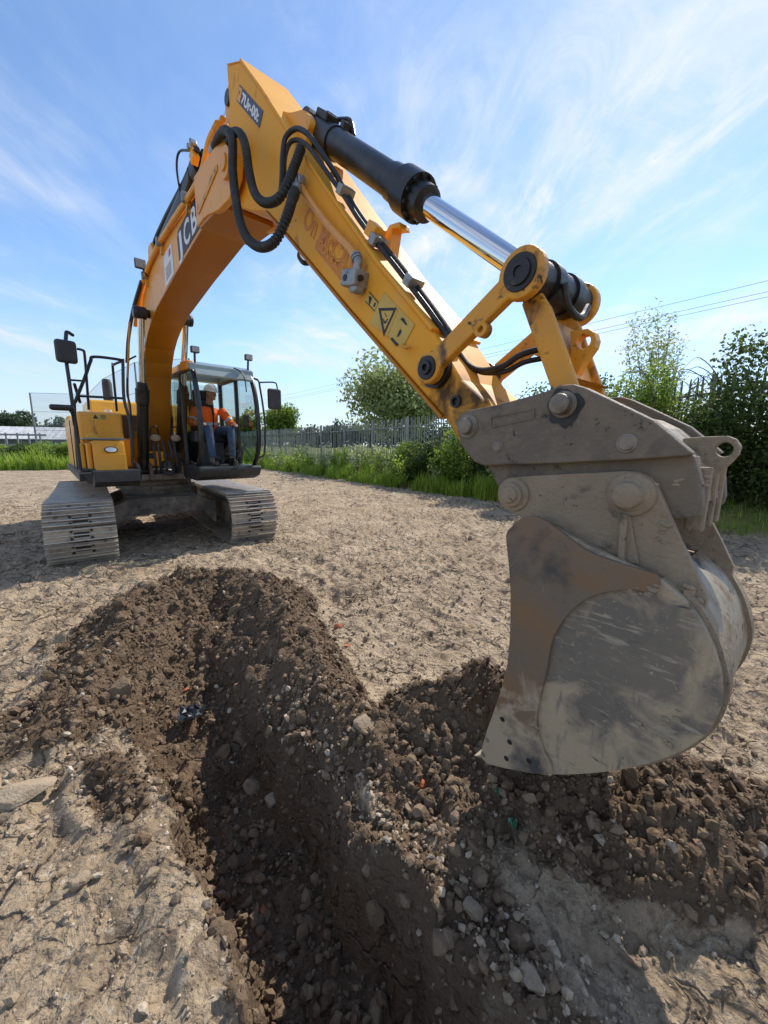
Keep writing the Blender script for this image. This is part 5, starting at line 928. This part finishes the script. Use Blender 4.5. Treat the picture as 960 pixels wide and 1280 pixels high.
for S_, E_, W_ in ((SL, EL, WL), (SR, ER, WR)): b.tube([S_, (S_ + E_) / 2, E_, (E_ + W_) / 2, W_], [.052, .046, .042, .038, .028], 10)
def hand(W, fwd, side):
    f = Vector(fwd).normalized(); up = Vector((0, 0, 1)); lat = up.cross(f).normalized() * side; c = W + f * .045
    rot = Matrix((f, lat, f.cross(lat))).transposed(); b.ball(c, .045, 12, 8, (1.0, .85, .42), rot)
    for k, (o, L) in enumerate(((.030, .070), (.010, .080), (-.010, .076), (-.029, .060))):
        p = c + f * .035 + lat * o; b.tube([p, p + f * L * .45 + up * .006, p + f * L * .8 - up * .012, p + f * L * .95 - up * .034], [.0105, .010, .009, .007], 8)
    p = c + lat * .034 - f * .012; b.tube([p, p + lat * .022 + f * .018 - up * .004, p + lat * .024 + f * .046 - up * .014], [.013, .011, .009], 8)
hand(WL, (.9, -.1, -.12), -1); hand(WR, (.9, .1, -.12), 1)
HP_L, HP_R = Vector((.94, .87, 1.95)), Vector((.94, .66, 1.95)); KL, KR = Vector((1.50, .98, 2.00)), Vector((1.46, .60, 2.01)); AL, AR = Vector((1.66, .92, 1.50)), Vector((1.62, .60, 1.50))
body = b.build('body', 'skin', PE, off=SEAT); remesh(body, .007, it=2)
j = MB()
j.tube([(.92, .76, 1.92), (.94, .76, 2.05), (.96, .76, 2.20), (.99, .765, 2.33), (1.0, .77, 2.40), (1.01, .77, 2.43)], [.165, .165, .175, .165, .115, .085], 18)
j.ball((.96, .77, 2.33), .13, 16, 10, (.95, 1.75, .75)); j.ball((.99, .76, 2.05), .15, 14, 8, (1.0, 1.15, 1.1))
for S_, E_, W_ in ((SL, EL, WL), (SR, ER, WR)): j.tube([S_ + Vector((0, 0, .0)), (S_ * .6 + E_ * .4), E_, (E_ + W_) / 2, W_ - (W_ - E_) * .08], [.082, .076, .068, .060, .050], 12)
jk_ = j.build('jacket', 'hivis', PE, off=SEAT); remesh(jk_, .012, it=5)
c = MB(); c.tube([(.985, .77, 2.40), (1.005, .772, 2.44), (1.02, .775, 2.475)], [.105, .088, .080], 16, cap=False); co_ = c.build('collar', 'darkcloth', PE, off=SEAT); md = co_.modifiers.new('s', 'SOLIDIFY'); md.thickness = .012
z_ = MB(); zp = [(1.095, .80, 2.42), (1.135, .80, 2.36), (1.155, .795, 2.25), (1.158, .79, 2.12), (1.15, .785, 2.02)]
z_.tube(spl(zp, 4), [.030] * 4 + [.022] * 4 + [.014] * 9, 6).build('jacket_opening', 'darkcloth', PE, off=SEAT)
def band(path, r0, name='reflective_band'):
    return MB().tube(path, r0, 16, cap=False).build(name, 'reflect', PE, off=SEAT)
bo_ = MB(); bo_.tube([(.972, .762, 2.095), (.976, .763, 2.14)], [.194, .196], 24, cap=False); bb = bo_.build('reflective_band', 'reflect', PE, off=SEAT)
for S_, E_ in ((SL, EL), (SR, ER)): q0, q1 = S_ * .30 + E_ * .70, S_ * .16 + E_ * .84; MB().tube([q0, q1], [.080, .078], 14, cap=False).build('reflective_band', 'reflect', PE, off=SEAT)
for E_, W_ in ((EL, WL), (ER, WR)): MB().tube([E_ * .35 + W_ * .65, E_ * .2 + W_ * .8], [.062, .060], 14, cap=False).build('reflective_band', 'reflect', PE, off=SEAT)
t = MB(); t.ball((.93, .765, 1.945), .15, 16, 8, (1.05, 1.15, .62))
for H_, K_, A_ in ((HP_L, KL, AL), (HP_R, KR, AR)): t.tube([H_, (H_ + K_) / 2, K_, K_ * .5 + A_ * .5, A_], [.100, .090, .074, .066, .058], 14)
tr_ = t.build('trousers', 'denim', PE, off=SEAT); remesh(tr_, .012, it=5)
for A_ in (AL, AR):
    MB().tube([A_ + Vector((-.02, 0, .03)), A_ + Vector((-.01, 0, -.06)), A_ + Vector((.05, 0, -.085)), A_ + Vector((.15, .0, -.092)), A_ + Vector((.20, 0, -.10))], [.055, .056, .055, .046, .028], 12).build('boot', 'boot', PE, off=SEAT)
h = MB(); V = []; n1, n2 = 28, 9
for i in range(n2):
    th = i / (n2 - 1) * math.pi / 2
    for k in range(n1):
        ph = 2 * math.pi * k / n1; r_ = math.cos(th); V.append(hp(.128 * r_ * math.cos(ph) - .004, .105 * r_ * math.sin(ph), .040 + .125 * math.sin(th)))
h.add(V, [(i * n1 + k, i * n1 + (k + 1) % n1, (i + 1) * n1 + (k + 1) % n1, (i + 1) * n1 + k) for i in range(n2 - 1) for k in range(n1)], True)
ht = h.build('hard_hat', 'hat', PE, off=SEAT)
r = MB(); V = []
for k in range(n1):
    ph = 2 * math.pi * k / n1; ext = .012 + .045 * max(0, math.cos(ph)) ** 2
    V += [hp(.128 * math.cos(ph) - .004, .105 * math.sin(ph), .042), hp((.128 + ext) * math.cos(ph) - .004, (.105 + .012) * math.sin(ph), .034 - .012 * max(0, math.cos(ph)))]
r.add(V, [(2 * k, 2 * k + 1, (2 * k + 3) % (2 * n1), (2 * k + 2) % (2 * n1)) for k in range(n1)], True); ro = r.build('hat_brim', 'hat', ht, off=SEAT); md = ro.modifiers.new('s', 'SOLIDIFY'); md.thickness = .005
rg = MB(); rg.tube([hp(-.115, 0, .085), hp(-.06, 0, .150), hp(.02, 0, .167), hp(.09, 0, .135), hp(.12, 0, .07)], .011, 8).build('hat_ridge', 'hat', ht, off=SEAT)
hr = MB(); hr.ball(hp(-.028, 0, .0), .088, 16, 8, (.92, .93, .75), HR); hr.build('hair', 'hair', PE, off=SEAT)
for s in (-1, 1): MB().ball(hp(.086, s * .032, .010), .0095, 8, 6).build('eye', 'decal_black', PE, off=SEAT)
# ================================================================ BOUNDARY: FENCE, PLANTS, FAR THINGS
def fpt(t, q): return np.array([7.2, 7.0]) + FT * t + FN * q
def fz(t): return bank_h(np.array([t]))[0]
FQ_ = 2.05
FE = empty('palisade_fence', (*fpt(0, FQ_), 0)); fo = fpt(0, FQ_)
tag(FE, 'long grey steel palisade fence with pointed pales along the right side of the yard', 'fence')
def pale_mesh():
    w, d, hgt = .048, .022, 2.4; x = [-w / 2, -w / 4, w / 4, w / 2]; y = [0, -d, -d, 0]; V = []
    for z, k in ((0, 1), (hgt - .16, 1), (hgt, .55)):
        V += [(xx * k, yy, z - (0 if k == 1 else abs(xx) * .9)) for xx, yy in zip(x, y)]
    V += [(a, b_ + .004, c) for a, b_, c in V]; F = []
    for r_ in range(2):
        for k in range(3): a = r_ * 4 + k; F += [(a, a + 1, a + 5, a + 4), (a + 12, a + 16, a + 17, a + 13)]
    me = bpy.data.meshes.new('pale'); me.from_pydata(V, [], F); me.materials.append(MAT['fence']); return me
pm = pale_mesh(); ang = math.atan2(FT[1], FT[0]); t = -1.2; k = 0; restV, restF, ro_ = [], [], 0
pv_ = np.array([v.co[:] for v in pm.vertices]); pf_ = [tuple(p.vertices) for p in pm.polygons]
while t < 62:
    p = fpt(t, FQ_) - fo; z0 = fz(t) + random.uniform(-.015, .015)
    if k < 300:
        o = bpy.data.objects.new('pale', pm); COL.objects.link(o); o.parent = FE; o.location = (p[0], p[1], z0); o.rotation_euler = (random.gauss(0, .008), random.gauss(0, .012), ang)
    else:
        c, s = math.cos(ang), math.sin(ang); W = np.stack([pv_[:, 0] * c - pv_[:, 1] * s + p[0], pv_[:, 0] * s + pv_[:, 1] * c + p[1], pv_[:, 2] + z0], -1); restV.append(W); restF += [tuple(i + ro_ for i in f) for f in pf_]; ro_ += len(W)
    t += .150; k += 1
tag(fast('pale_row', np.concatenate(restV), restF, 'fence', FE), kind='stuff')
pm2 = MB().box((0, .05, 1.2), (.10, .06, 2.45)).build('post', 'steel', FE, .01); first = True
t = -1.2
while t < 62:
    o = pm2 if first else pm2.copy()
    if not first: COL.objects.link(o)
    first = False; p = fpt(t + .07, FQ_) - fo; o.parent = FE; o.location = (p[0], p[1], fz(t)); o.rotation_euler.z = ang
    p2 = fpt(min(t + 2.75, 62), FQ_) - fo
    for h_ in (.38, 1.98):
        MB().bar((p[0] + FN[0] * .03, p[1] + FN[1] * .03, fz(t) + h_), (p2[0] + FN[0] * .03, p2[1] + FN[1] * .03, fz(t + 2.75) + h_), .05, .05).build('rail', 'fence', FE)
    t += 2.75
# ---- leaves
def leaf_cloud(C, size, rs_, asp=.5, jit=.35, droop=0.0):
    """one folded leaf (4 corners) at each centre"""
    n = len(C); RM = rots(n, rs_); s = size * rs_.uniform(1 - jit, 1 + jit, n)
    base = np.array([(-.5, 0, 0), (0, -asp / 2, .06), (.5, 0, 0), (0, asp / 2, .06)])
    W = np.einsum('nij,vj->nvi', RM, base) * s[:, None, None]
    if droop: W[:, :, 2] *= (1 - droop)
    W += C[:, None, :]; F = (np.arange(4)[None] + 4 * np.arange(n)[:, None]); return W.reshape(-1, 3), F
def blob_points(n, c, r, rs_, nblob=9, hollow=.55, floor=None, spread=.62):
    """points in an uneven crown made of many overlapping clumps"""
    c = np.array(c); r = np.array(r); d = rs_.normal(size=(nblob, 3)); d /= np.linalg.norm(d, axis=1)[:, None]; ctr = d * r * spread * rs_.uniform(.35, 1.0, (nblob, 1)); br = rs_.uniform(.26, .52, nblob)
    w = rs_.choice(nblob, n, p=br / br.sum()); q = rs_.normal(size=(n, 3)); q /= np.linalg.norm(q, axis=1)[:, None]; rad = hollow + (1 - hollow) * rs_.uniform(0, 1, n) ** .7
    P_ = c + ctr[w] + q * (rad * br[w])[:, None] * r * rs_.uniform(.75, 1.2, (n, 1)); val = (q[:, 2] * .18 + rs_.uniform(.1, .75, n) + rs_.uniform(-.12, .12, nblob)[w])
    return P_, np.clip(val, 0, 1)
def tree(name, label, base, crown, rad, n, size, mat, seed, trunk_r=.12, nblob=12, group=None, cat='tree', limbs=7, spread=.62):
    g = np.random.default_rng(seed); T = empty(name, base); tag(T, label, cat, group); c = np.array(crown) - np.array(base)
    m = MB(); top = c + np.array([0, 0, rad[2] * .5]); m.tube(spl([(0, 0, -.2), tuple(c * .35 + g.normal(size=3) * .1), tuple(c * .75), tuple(top)], 4), [trunk_r * (1 - .85 * i / 12) for i in range(13)], 7)
    for i in range(limbs):
        d = g.normal(size=3); d[2] = abs(d[2]) * .5 + .1; d /= np.linalg.norm(d); s0 = c * g.uniform(.45, .9); e = c + d * np.array(rad) * .8
        m.tube(spl([tuple(s0), tuple((s0 + e) / 2 + np.array([0, 0, -.1])), tuple(e)], 3), [trunk_r * .4 * (1 - i2 / 7.5) for i2 in range(7)], 5)
    m.build('trunk', 'bark', T)
    P_, v = blob_points(n, c, rad, g, nblob, spread=spread); V, F = leaf_cloud(P_, size, g); fast('crown', V, F, mat, T, np.repeat(v, 4)); return T
def ground_at(px, y, dz=0): p = at(px, 560, y); return (p.x, p.y, gz(p.x, p.y) + dz)
def crown_at(px, py, y): p = at(px, py, y); return (p.x, p.y, p.z)
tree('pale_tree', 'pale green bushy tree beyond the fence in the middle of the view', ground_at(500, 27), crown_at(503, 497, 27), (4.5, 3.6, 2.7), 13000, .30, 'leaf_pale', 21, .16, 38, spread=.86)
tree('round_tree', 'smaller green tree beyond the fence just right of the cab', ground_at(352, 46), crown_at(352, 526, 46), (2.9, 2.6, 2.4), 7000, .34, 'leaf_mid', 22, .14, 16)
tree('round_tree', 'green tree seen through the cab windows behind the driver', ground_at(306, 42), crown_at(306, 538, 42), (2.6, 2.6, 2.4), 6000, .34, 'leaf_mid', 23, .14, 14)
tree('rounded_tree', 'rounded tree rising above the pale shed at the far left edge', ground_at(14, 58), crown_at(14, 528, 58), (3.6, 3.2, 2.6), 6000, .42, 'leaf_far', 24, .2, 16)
# sapling beyond the fence, upright and airy
T = empty('sapling', ground_at(818, 12.2)); tag(T, 'airy young willow sapling rising above the fence behind the bucket', 'tree'); g = np.random.default_rng(5); tb_ = np.array(T.location); m = MB(); LPs = []
for i, (px, py) in enumerate(((792, 404), (806, 398), (822, 392), (838, 402), (851, 428), (784, 432), (832, 425), (812, 430), (800, 455), (842, 450), (828, 460))):
    e = np.array(crown_at(px, py, 12.2 + g.uniform(-.5, .5))) - tb_; b0 = np.array([g.normal() * .1, g.normal() * .1, 1.2]); mid = b0 * .45 + e * .55 + np.array([g.normal() * .12, g.normal() * .1, -.1])
    path = spl([(0, 0, -.1), tuple(b0), tuple(mid), tuple(e)], 8); m.tube(path, [.035 * (1 - .92 * k / (len(path) - 1)) for k in range(len(path))], 5)
    for k in range(len(path) // 3, len(path)):
        LPs.append(np.array(path[k]) + g.normal(size=(26, 3)) * np.array([.13, .13, .15]))
m.build('trunk', 'bark', T); LPs = np.concatenate(LPs); V, F = leaf_cloud(LPs, .11, g, .38); fast('crown', V, F, 'leaf_pale', T, np.repeat(g.uniform(.1, 1, len(LPs)), 4))
# ---- overgrown right-hand hedge: single bushes against the fence
hb = [(-.6, 1.5, 1.35, 1.0, 'leaf_dark', 'tall dark bramble bush at the right edge of the view'), (1.0, 1.45, 1.35, 1.02, 'leaf_dark', 'dark ivy-covered bush on the fence, second from the right edge'), (2.4, 1.55, 1.35, 1.02, 'leaf_mid', 'leafy green bramble on the fence right of the bucket, lit on top'), (3.9, 1.5, 1.35, .98, 'leaf_dark', 'dark bramble bush on the fence just behind the hitch lug'), (5.4, 1.5, 1.35, 1.0, 'leaf_dark', 'dark bush on the fence directly behind the bucket hitch'), (7.0, 1.45, 1.25, .88, 'leaf_dark', 'dark low bramble by the fence hidden partly by the hitch'), (8.6, 1.35, 1.1, .64, 'leaf_mid', 'green bramble bush by the fence left of the hitch'), (10.2, 1.35, 1.1, .50, 'leaf_dark', 'dark green bramble clump below the fence left of the hitch'), (11.8, 1.3, 1.05, .46, 'leaf_mid', 'green bramble clump below the fence under the arm tip')]
for i, (t, q, w, hf, mt, lab) in enumerate(hb):
    g = np.random.default_rng(100 + i); p = fpt(t, q); zb = gz(p[0], p[1]); top = fz(t) + 2.4 * hf * 1.02; c = ((zb * .2 + top) / 2); hgt = top - zb * .2
    T = empty('bramble_bush', (p[0], p[1], zb)); tag(T, lab, 'bush', 'brambles along the fence')
    m = MB()
    for k in range(16):
        a = g.uniform(0, 6.28); e = np.array([math.cos(a) * w * .8, math.sin(a) * w * .7, g.uniform(.6, 1.05) * (top - zb)]); m.tube(spl([(g.normal() * .2, g.normal() * .2, -.1), tuple(e * np.array([.4, .4, .75])), tuple(e), tuple(e + np.array([math.cos(a) * .4, math.sin(a) * .4, -.25]))], 5), [.014] * 6 + [.010] * 5 + [.005] * 5, 5)
    m.build('stem', 'twig', T)
    n = 19000 if i < 6 else 9000
    P_, v = blob_points(n, (0, 0, c - zb), (w * 1.0, .95, hgt * .60), g, 34, .45, spread=.92)
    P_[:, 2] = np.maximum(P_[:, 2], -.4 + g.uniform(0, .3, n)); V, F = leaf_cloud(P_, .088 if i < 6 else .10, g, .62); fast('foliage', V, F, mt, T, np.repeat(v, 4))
# bare twigs over the fence top
def twigs(name, label, t0, t1, n, seed):
    g = np.random.default_rng(seed); p = fpt((t0 + t1) / 2, 1.9); T = empty(name, (p[0], p[1], fz((t0 + t1) / 2) + 1.4)); tag(T, label, 'twigs', 'bare twigs over the fence'); o0 = np.array(T.location); m = MB()
    for k in range(n):
        t = g.uniform(t0, t1); b0 = np.array([*fpt(t, 1.6 + g.uniform(-.2, .5)), fz(t) + g.uniform(.8, 1.9)]) - o0; d = np.array([*(FT * g.normal() * .8 + FN * g.normal() * .35), g.uniform(.25, 1.0)]); e = b0 + d * g.uniform(.5, 1.25); mid = (b0 + e) / 2 + np.array([0, 0, .25]) * g.uniform(.1, 1)
        m.tube(spl([tuple(b0), tuple(mid), tuple(e), tuple(e + np.array([d[0] * .4, d[1] * .4, g.uniform(-.35, .15)]))], 4), [.009] * 5 + [.007] * 4 + [.004] * 4, 4)
        for j in range(3):
            q0 = mid * (1 - j * .25) + e * j * .25; q1 = q0 + g.normal(size=3) * .22 + np.array([0, 0, .1]); m.tube([tuple(q0), tuple((q0 + q1) / 2 + g.normal(size=3) * .03), tuple(q1)], [.005, .004, .002], 4)
    m.build('twig', 'twig', T)
twigs('bare_twigs', 'tangle of bare twigs on the fence top at the right edge', -1, 1.8, 34, 61); twigs('bare_twigs', 'bare arching twigs above the fence between the sapling and the right edge', 1.8, 4.6, 34, 62); twigs('bare_twigs', 'thin dry twigs above the fence by the sapling foot', 4.6, 7.5, 20, 63)
# ---- weeds in front of the fence
wl_ = []
g = np.random.default_rng(9)
for i in range(46):
    t = 6.0 + .95 * i + g.uniform(-.5, .5); q = g.uniform(.15, 1.25); p = fpt(t, q); wl_.append((t, q, p))
for i, (t, q, p) in enumerate(wl_):
    zb = gz(p[0], p[1]); T = empty('weed_plant', (p[0], p[1], zb)); tag(T, 'leafy green weed in the row of tall weeds below the palisade fence', 'weed', 'tall weeds below the fence'); m = MB(); LP_ = []; hh = g.uniform(.85, 1.5)
    for k in range(7):
        a = g.uniform(0, 6.28); r0 = g.uniform(.05, .35); e = np.array([math.cos(a) * r0 * 1.6, math.sin(a) * r0 * 1.6, hh * g.uniform(.7, 1.1)]); m.tube([(math.cos(a) * r0 * .4, math.sin(a) * r0 * .4, 0), tuple(e * np.array([.6, .6, .5])), tuple(e)], [.010, .008, .004], 4)
        s_ = g.uniform(.12, 1, 34)[:, None]; LP_.append(e * s_ * np.array([1, 1, 1]) + g.normal(size=(34, 3)) * np.array([.11, .11, .05]))
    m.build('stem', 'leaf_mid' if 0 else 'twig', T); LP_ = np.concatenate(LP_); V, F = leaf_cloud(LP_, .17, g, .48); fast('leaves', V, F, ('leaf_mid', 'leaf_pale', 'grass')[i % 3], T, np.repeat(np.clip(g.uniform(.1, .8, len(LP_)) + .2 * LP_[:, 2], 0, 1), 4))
# ---- grass
def grass(name, label, P_, hgt, w, seed):
    g = np.random.default_rng(seed); n = len(P_); a = g.uniform(0, 6.28, n); h_ = hgt * g.uniform(.3, 1.25, n) * (1 + .8 * np.clip(fbm(P_[:, 0], P_[:, 1], 1.3, 2, 91), -.6, .9)); lean = g.uniform(.05, .5, n); d = np.stack([np.cos(a), np.sin(a), a * 0], -1); s = np.stack([-np.sin(a), np.cos(a), a * 0], -1) * (w * g.uniform(.6, 1.3, n))[:, None]; up = np.array([0, 0, 1.])
    p1 = P_ + up * (h_ * .55)[:, None] + d * (h_ * lean * .35)[:, None]; p2 = P_ + up * (h_ * (1 - .3 * lean))[:, None] + d * (h_ * lean)[:, None]
    V = np.stack([P_ - s, P_ + s, p1 + s * .75, p1 - s * .75, p2 + s * .1, p2 - s * .1], 1).reshape(-1, 3); b0 = 6 * np.arange(n)[:, None]; F = np.concatenate([b0 + np.array([0, 1, 2, 3]), b0 + np.array([3, 2, 4, 5])])
    o = fast(name, V, F, 'grass', val=np.repeat(g.uniform(0, 1, n), 6)); return tag(o, label, 'grass', kind='stuff')
g = np.random.default_rng(15)
def strip_pts(n, t0, t1, q0, q1, pw=1.0):
    t = t0 + (t1 - t0) * g.uniform(0, 1, n) ** pw; q = q0 + (q1 - q0) * np.abs(g.normal(size=n) * .45).clip(0, 1); xy = np.array([7.2, 7.0])[None] + FT[None] * t[:, None] + FN[None] * q[:, None]; k = fbm(xy[:, 0], xy[:, 1], 1.1, 2, 44) > -.25; xy = xy[k]; return np.column_stack([xy, terrain(xy[:, 0], xy[:, 1])])
grass('verge_grass', 'bright green grass along the foot of the fence bank', strip_pts(30000, 5.5, 48, .02, 1.9, 1.25), .55, .012, 71)
grass('verge_grass', 'sparse short grass under the hedge at the right', strip_pts(2500, -2, 6, .1, 1.3), .16, .006, 72)
# ---- far left
LN = np.array([-.52, .85]); 
def lpt(px, y): p = at(px, 570, y); return np.array([p.x, p.y])
gl = []
for k in range(9000):
    px = g.uniform(-20, 330); y = g.uniform(23.6, 27) + .012 * px; p = lpt(px, y); gl.append(p)
gl = np.array(gl); grass('meadow_grass', 'green grass edge of the yard at the far left', np.column_stack([gl, terrain(gl[:, 0], gl[:, 1])]), .85, .03, 73)
for i, (px, y, w, h_, mt) in enumerate(((-4, 27.5, 1.6, 1.5, 'leaf_mid'), (14, 27.2, 1.3, 1.35, 'leaf_far'), (30, 27.6, 1.3, 1.55, 'leaf_dark'), (47, 27.4, 1.2, 1.5, 'leaf_mid'), (62, 27, 1.2, 1.7, 'leaf_mid'), (75, 26.6, 1.2, 1.75, 'leaf_mid'), (92, 27.5, 1.5, 1.7, 'leaf_mid'))):
    q = lpt(px, y); gg = np.random.default_rng(200 + i); T = empty('hedge_bush', (q[0], q[1], gz(*q))); tag(T, 'hedge bush along the far left of the yard, %s counted from the left edge' % ('first', 'second', 'third', 'fourth', 'fifth', 'sixth', 'seventh')[i], 'bush', 'bushes along the far left of the yard')
    m = MB()
    for k in range(6): a = gg.uniform(0, 6.28); m.tube([(0, 0, -.1), (math.cos(a) * .3, math.sin(a) * .3, h_ * .5), (math.cos(a) * .6, math.sin(a) * .6, h_ * .9)], [.03, .02, .01], 5)
    m.build('stem', 'twig', T); P_, v = blob_points(2600, (0, 0, h_ * .55), (w, w, h_ * .62), gg, 14, .5, spread=.75); V, F = leaf_cloud(P_, .17, gg, .5); fast('foliage', V, F, mt, T, np.repeat(v, 4))
# pale shed
p = at(-40, 545, 46); q = at(98, 545, 50); S = empty('pale_shed', (p.x, p.y, 0)); tag(S, 'long low shed with white ribbed roof at the far left', 'shed'); d = Vector((q.x - p.x, q.y - p.y, 0)); Ls = d.length; S.rotation_euler.z = math.atan2(d.y, d.x)
MAT['shedw'] = material('white_sheet', [(.62, .63, .62), ((.36, .36, .34), 1.6, .5, .68, (1, .25, 1))], rough=.5); MAT['shedd'] = material('shed_dark', [(.10, .11, .10)], rough=.8)
MB().box((Ls / 2, 3, 1.0), (Ls, 6, 2.0)).build('wall', 'shedd', S)
for k in range(int(Ls / .62)):
    MB().plate([(k * .62 + .03, -.3, 2.0), (k * .62 + .59, -.3, 2.0), (k * .62 + .59, 3, 3.55), (k * .62 + .03, 3, 3.55)], (0, 0, .05)).build('roof_sheet', 'shedw', S)
for k in range(int(Ls / 1.5)): MB().box((k * 1.5 + .4, -.1, 1.0), (.12, .1, 2.0)).build('post', 'steel', S)
# galvanised barrier
p = at(-30, 560, 30); q = at(60, 558, 31); Bz = empty('guard_rail', (p.x, p.y, 0)); tag(Bz, 'galvanised guard rail in front of the pale shed', 'barrier'); d = Vector((q.x - p.x, q.y - p.y, 0)); Bz.rotation_euler.z = math.atan2(d.y, d.x); Lb_ = d.length
for z in (2.25, 1.45): MB().bar((0, 0, z), (Lb_, 0, z), .06, .14).build('rail', 'steel', Bz, .02)
for k in range(6): MB().box((.5 + k * (Lb_ - 1) / 5, .08, 1.15), (.09, .08, 2.5)).build('post', 'steel', Bz)
# tall net
NT = empty('net_screen', tuple(at(41, 575, 40))); NT.location.z = 0; tag(NT, 'tall fine net screen on slim poles behind the yard at left', 'net'); n0 = NT.location.copy()
cs = [at(37, 491, 40), at(110, 493, 43), at(128, 474, 38), at(168, 453, 36), at(236, 448, 36)]
for a_, b_ in zip(cs[:-1], cs[1:]):
    MB().plate([tuple(a_ - n0), tuple(b_ - n0), (b_.x - n0.x, b_.y - n0.y, 1.0), (a_.x - n0.x, a_.y - n0.y, 1.0)], (0, .01, 0)).build('netting', 'net', NT)
    for h_ in (0, .33, .66): MB().tube([tuple((a_ - n0) * (1 - 0) - Vector((0, 0, h_ * (a_.z - 1)))), tuple((b_ - n0) - Vector((0, 0, h_ * (b_.z - 1))))], .018, 5).build('net_cable', 'steel', NT)
for a_ in cs: MB().cyl((a_.x - n0.x, a_.y - n0.y, 0), tuple(a_ - n0), .09, .07, 10).build('pole', 'steel', NT)
# distant woods
def woods(name, label, pts, y, n, hgt, size, seed):
    g = np.random.default_rng(seed); C_ = []; vv = []
    for (px, top) in pts:
        c = at(px, 555, y + g.uniform(-8, 8)); h_ = at(px, top, y).z; P_, v = blob_points(n, (c.x, c.y, h_ * .42), (y * .038, y * .03, h_ * .62), g, 12, .2); C_.append(P_); vv.append(v)
    C_ = np.concatenate(C_); vv = np.concatenate(vv); V, F = leaf_cloud(C_, size, g, .7); return tag(fast(name, V, F, 'leaf_far', val=np.repeat(vv, 4)), label, 'woods', kind='stuff')
woods('distant_woods', 'hazy line of woods behind the shed at the far left', [(-30 + 13 * k, 523 + 4 * math.sin(k * 1.3)) for k in range(14)], 150, 900, 9, 1.1, 81)
woods('distant_woods', 'distant dark trees on the skyline left of the pale tree', [(375 + 10 * k, 526 + 3 * math.sin(k * 2.1)) for k in range(22)], 170, 700, 9, 1.1, 82)
woods('distant_woods', 'distant dark trees on the skyline behind the excavator', [(150 + 14 * k, 528 + 3 * math.sin(k * 2.1)) for k in range(16)], 170, 600, 9, 1.2, 83)
# overhead wires
for k, (pa_, lab) in enumerate((((960, 349), 'topmost of the three overhead wires crossing the sky at right'), ((960, 361), 'middle of the three overhead wires crossing the sky at right'), ((960, 366), 'lowest of the three overhead wires crossing the sky at right'))):
    a_ = at(pa_[0], pa_[1], 26); v_ = Vector((-.625, .78, 0)); pts = []
    for s in range(31): t = -8 + s * 5.6; pts.append(tuple(a_ + v_ * t + Vector((.35 * k, 0, -.6 * math.sin(math.pi * s / 30)))))
    o = MB().tube(pts, .013 + .0, 5).build('overhead_wire', 'black'); tag(o, lab, 'wire', 'overhead wires')
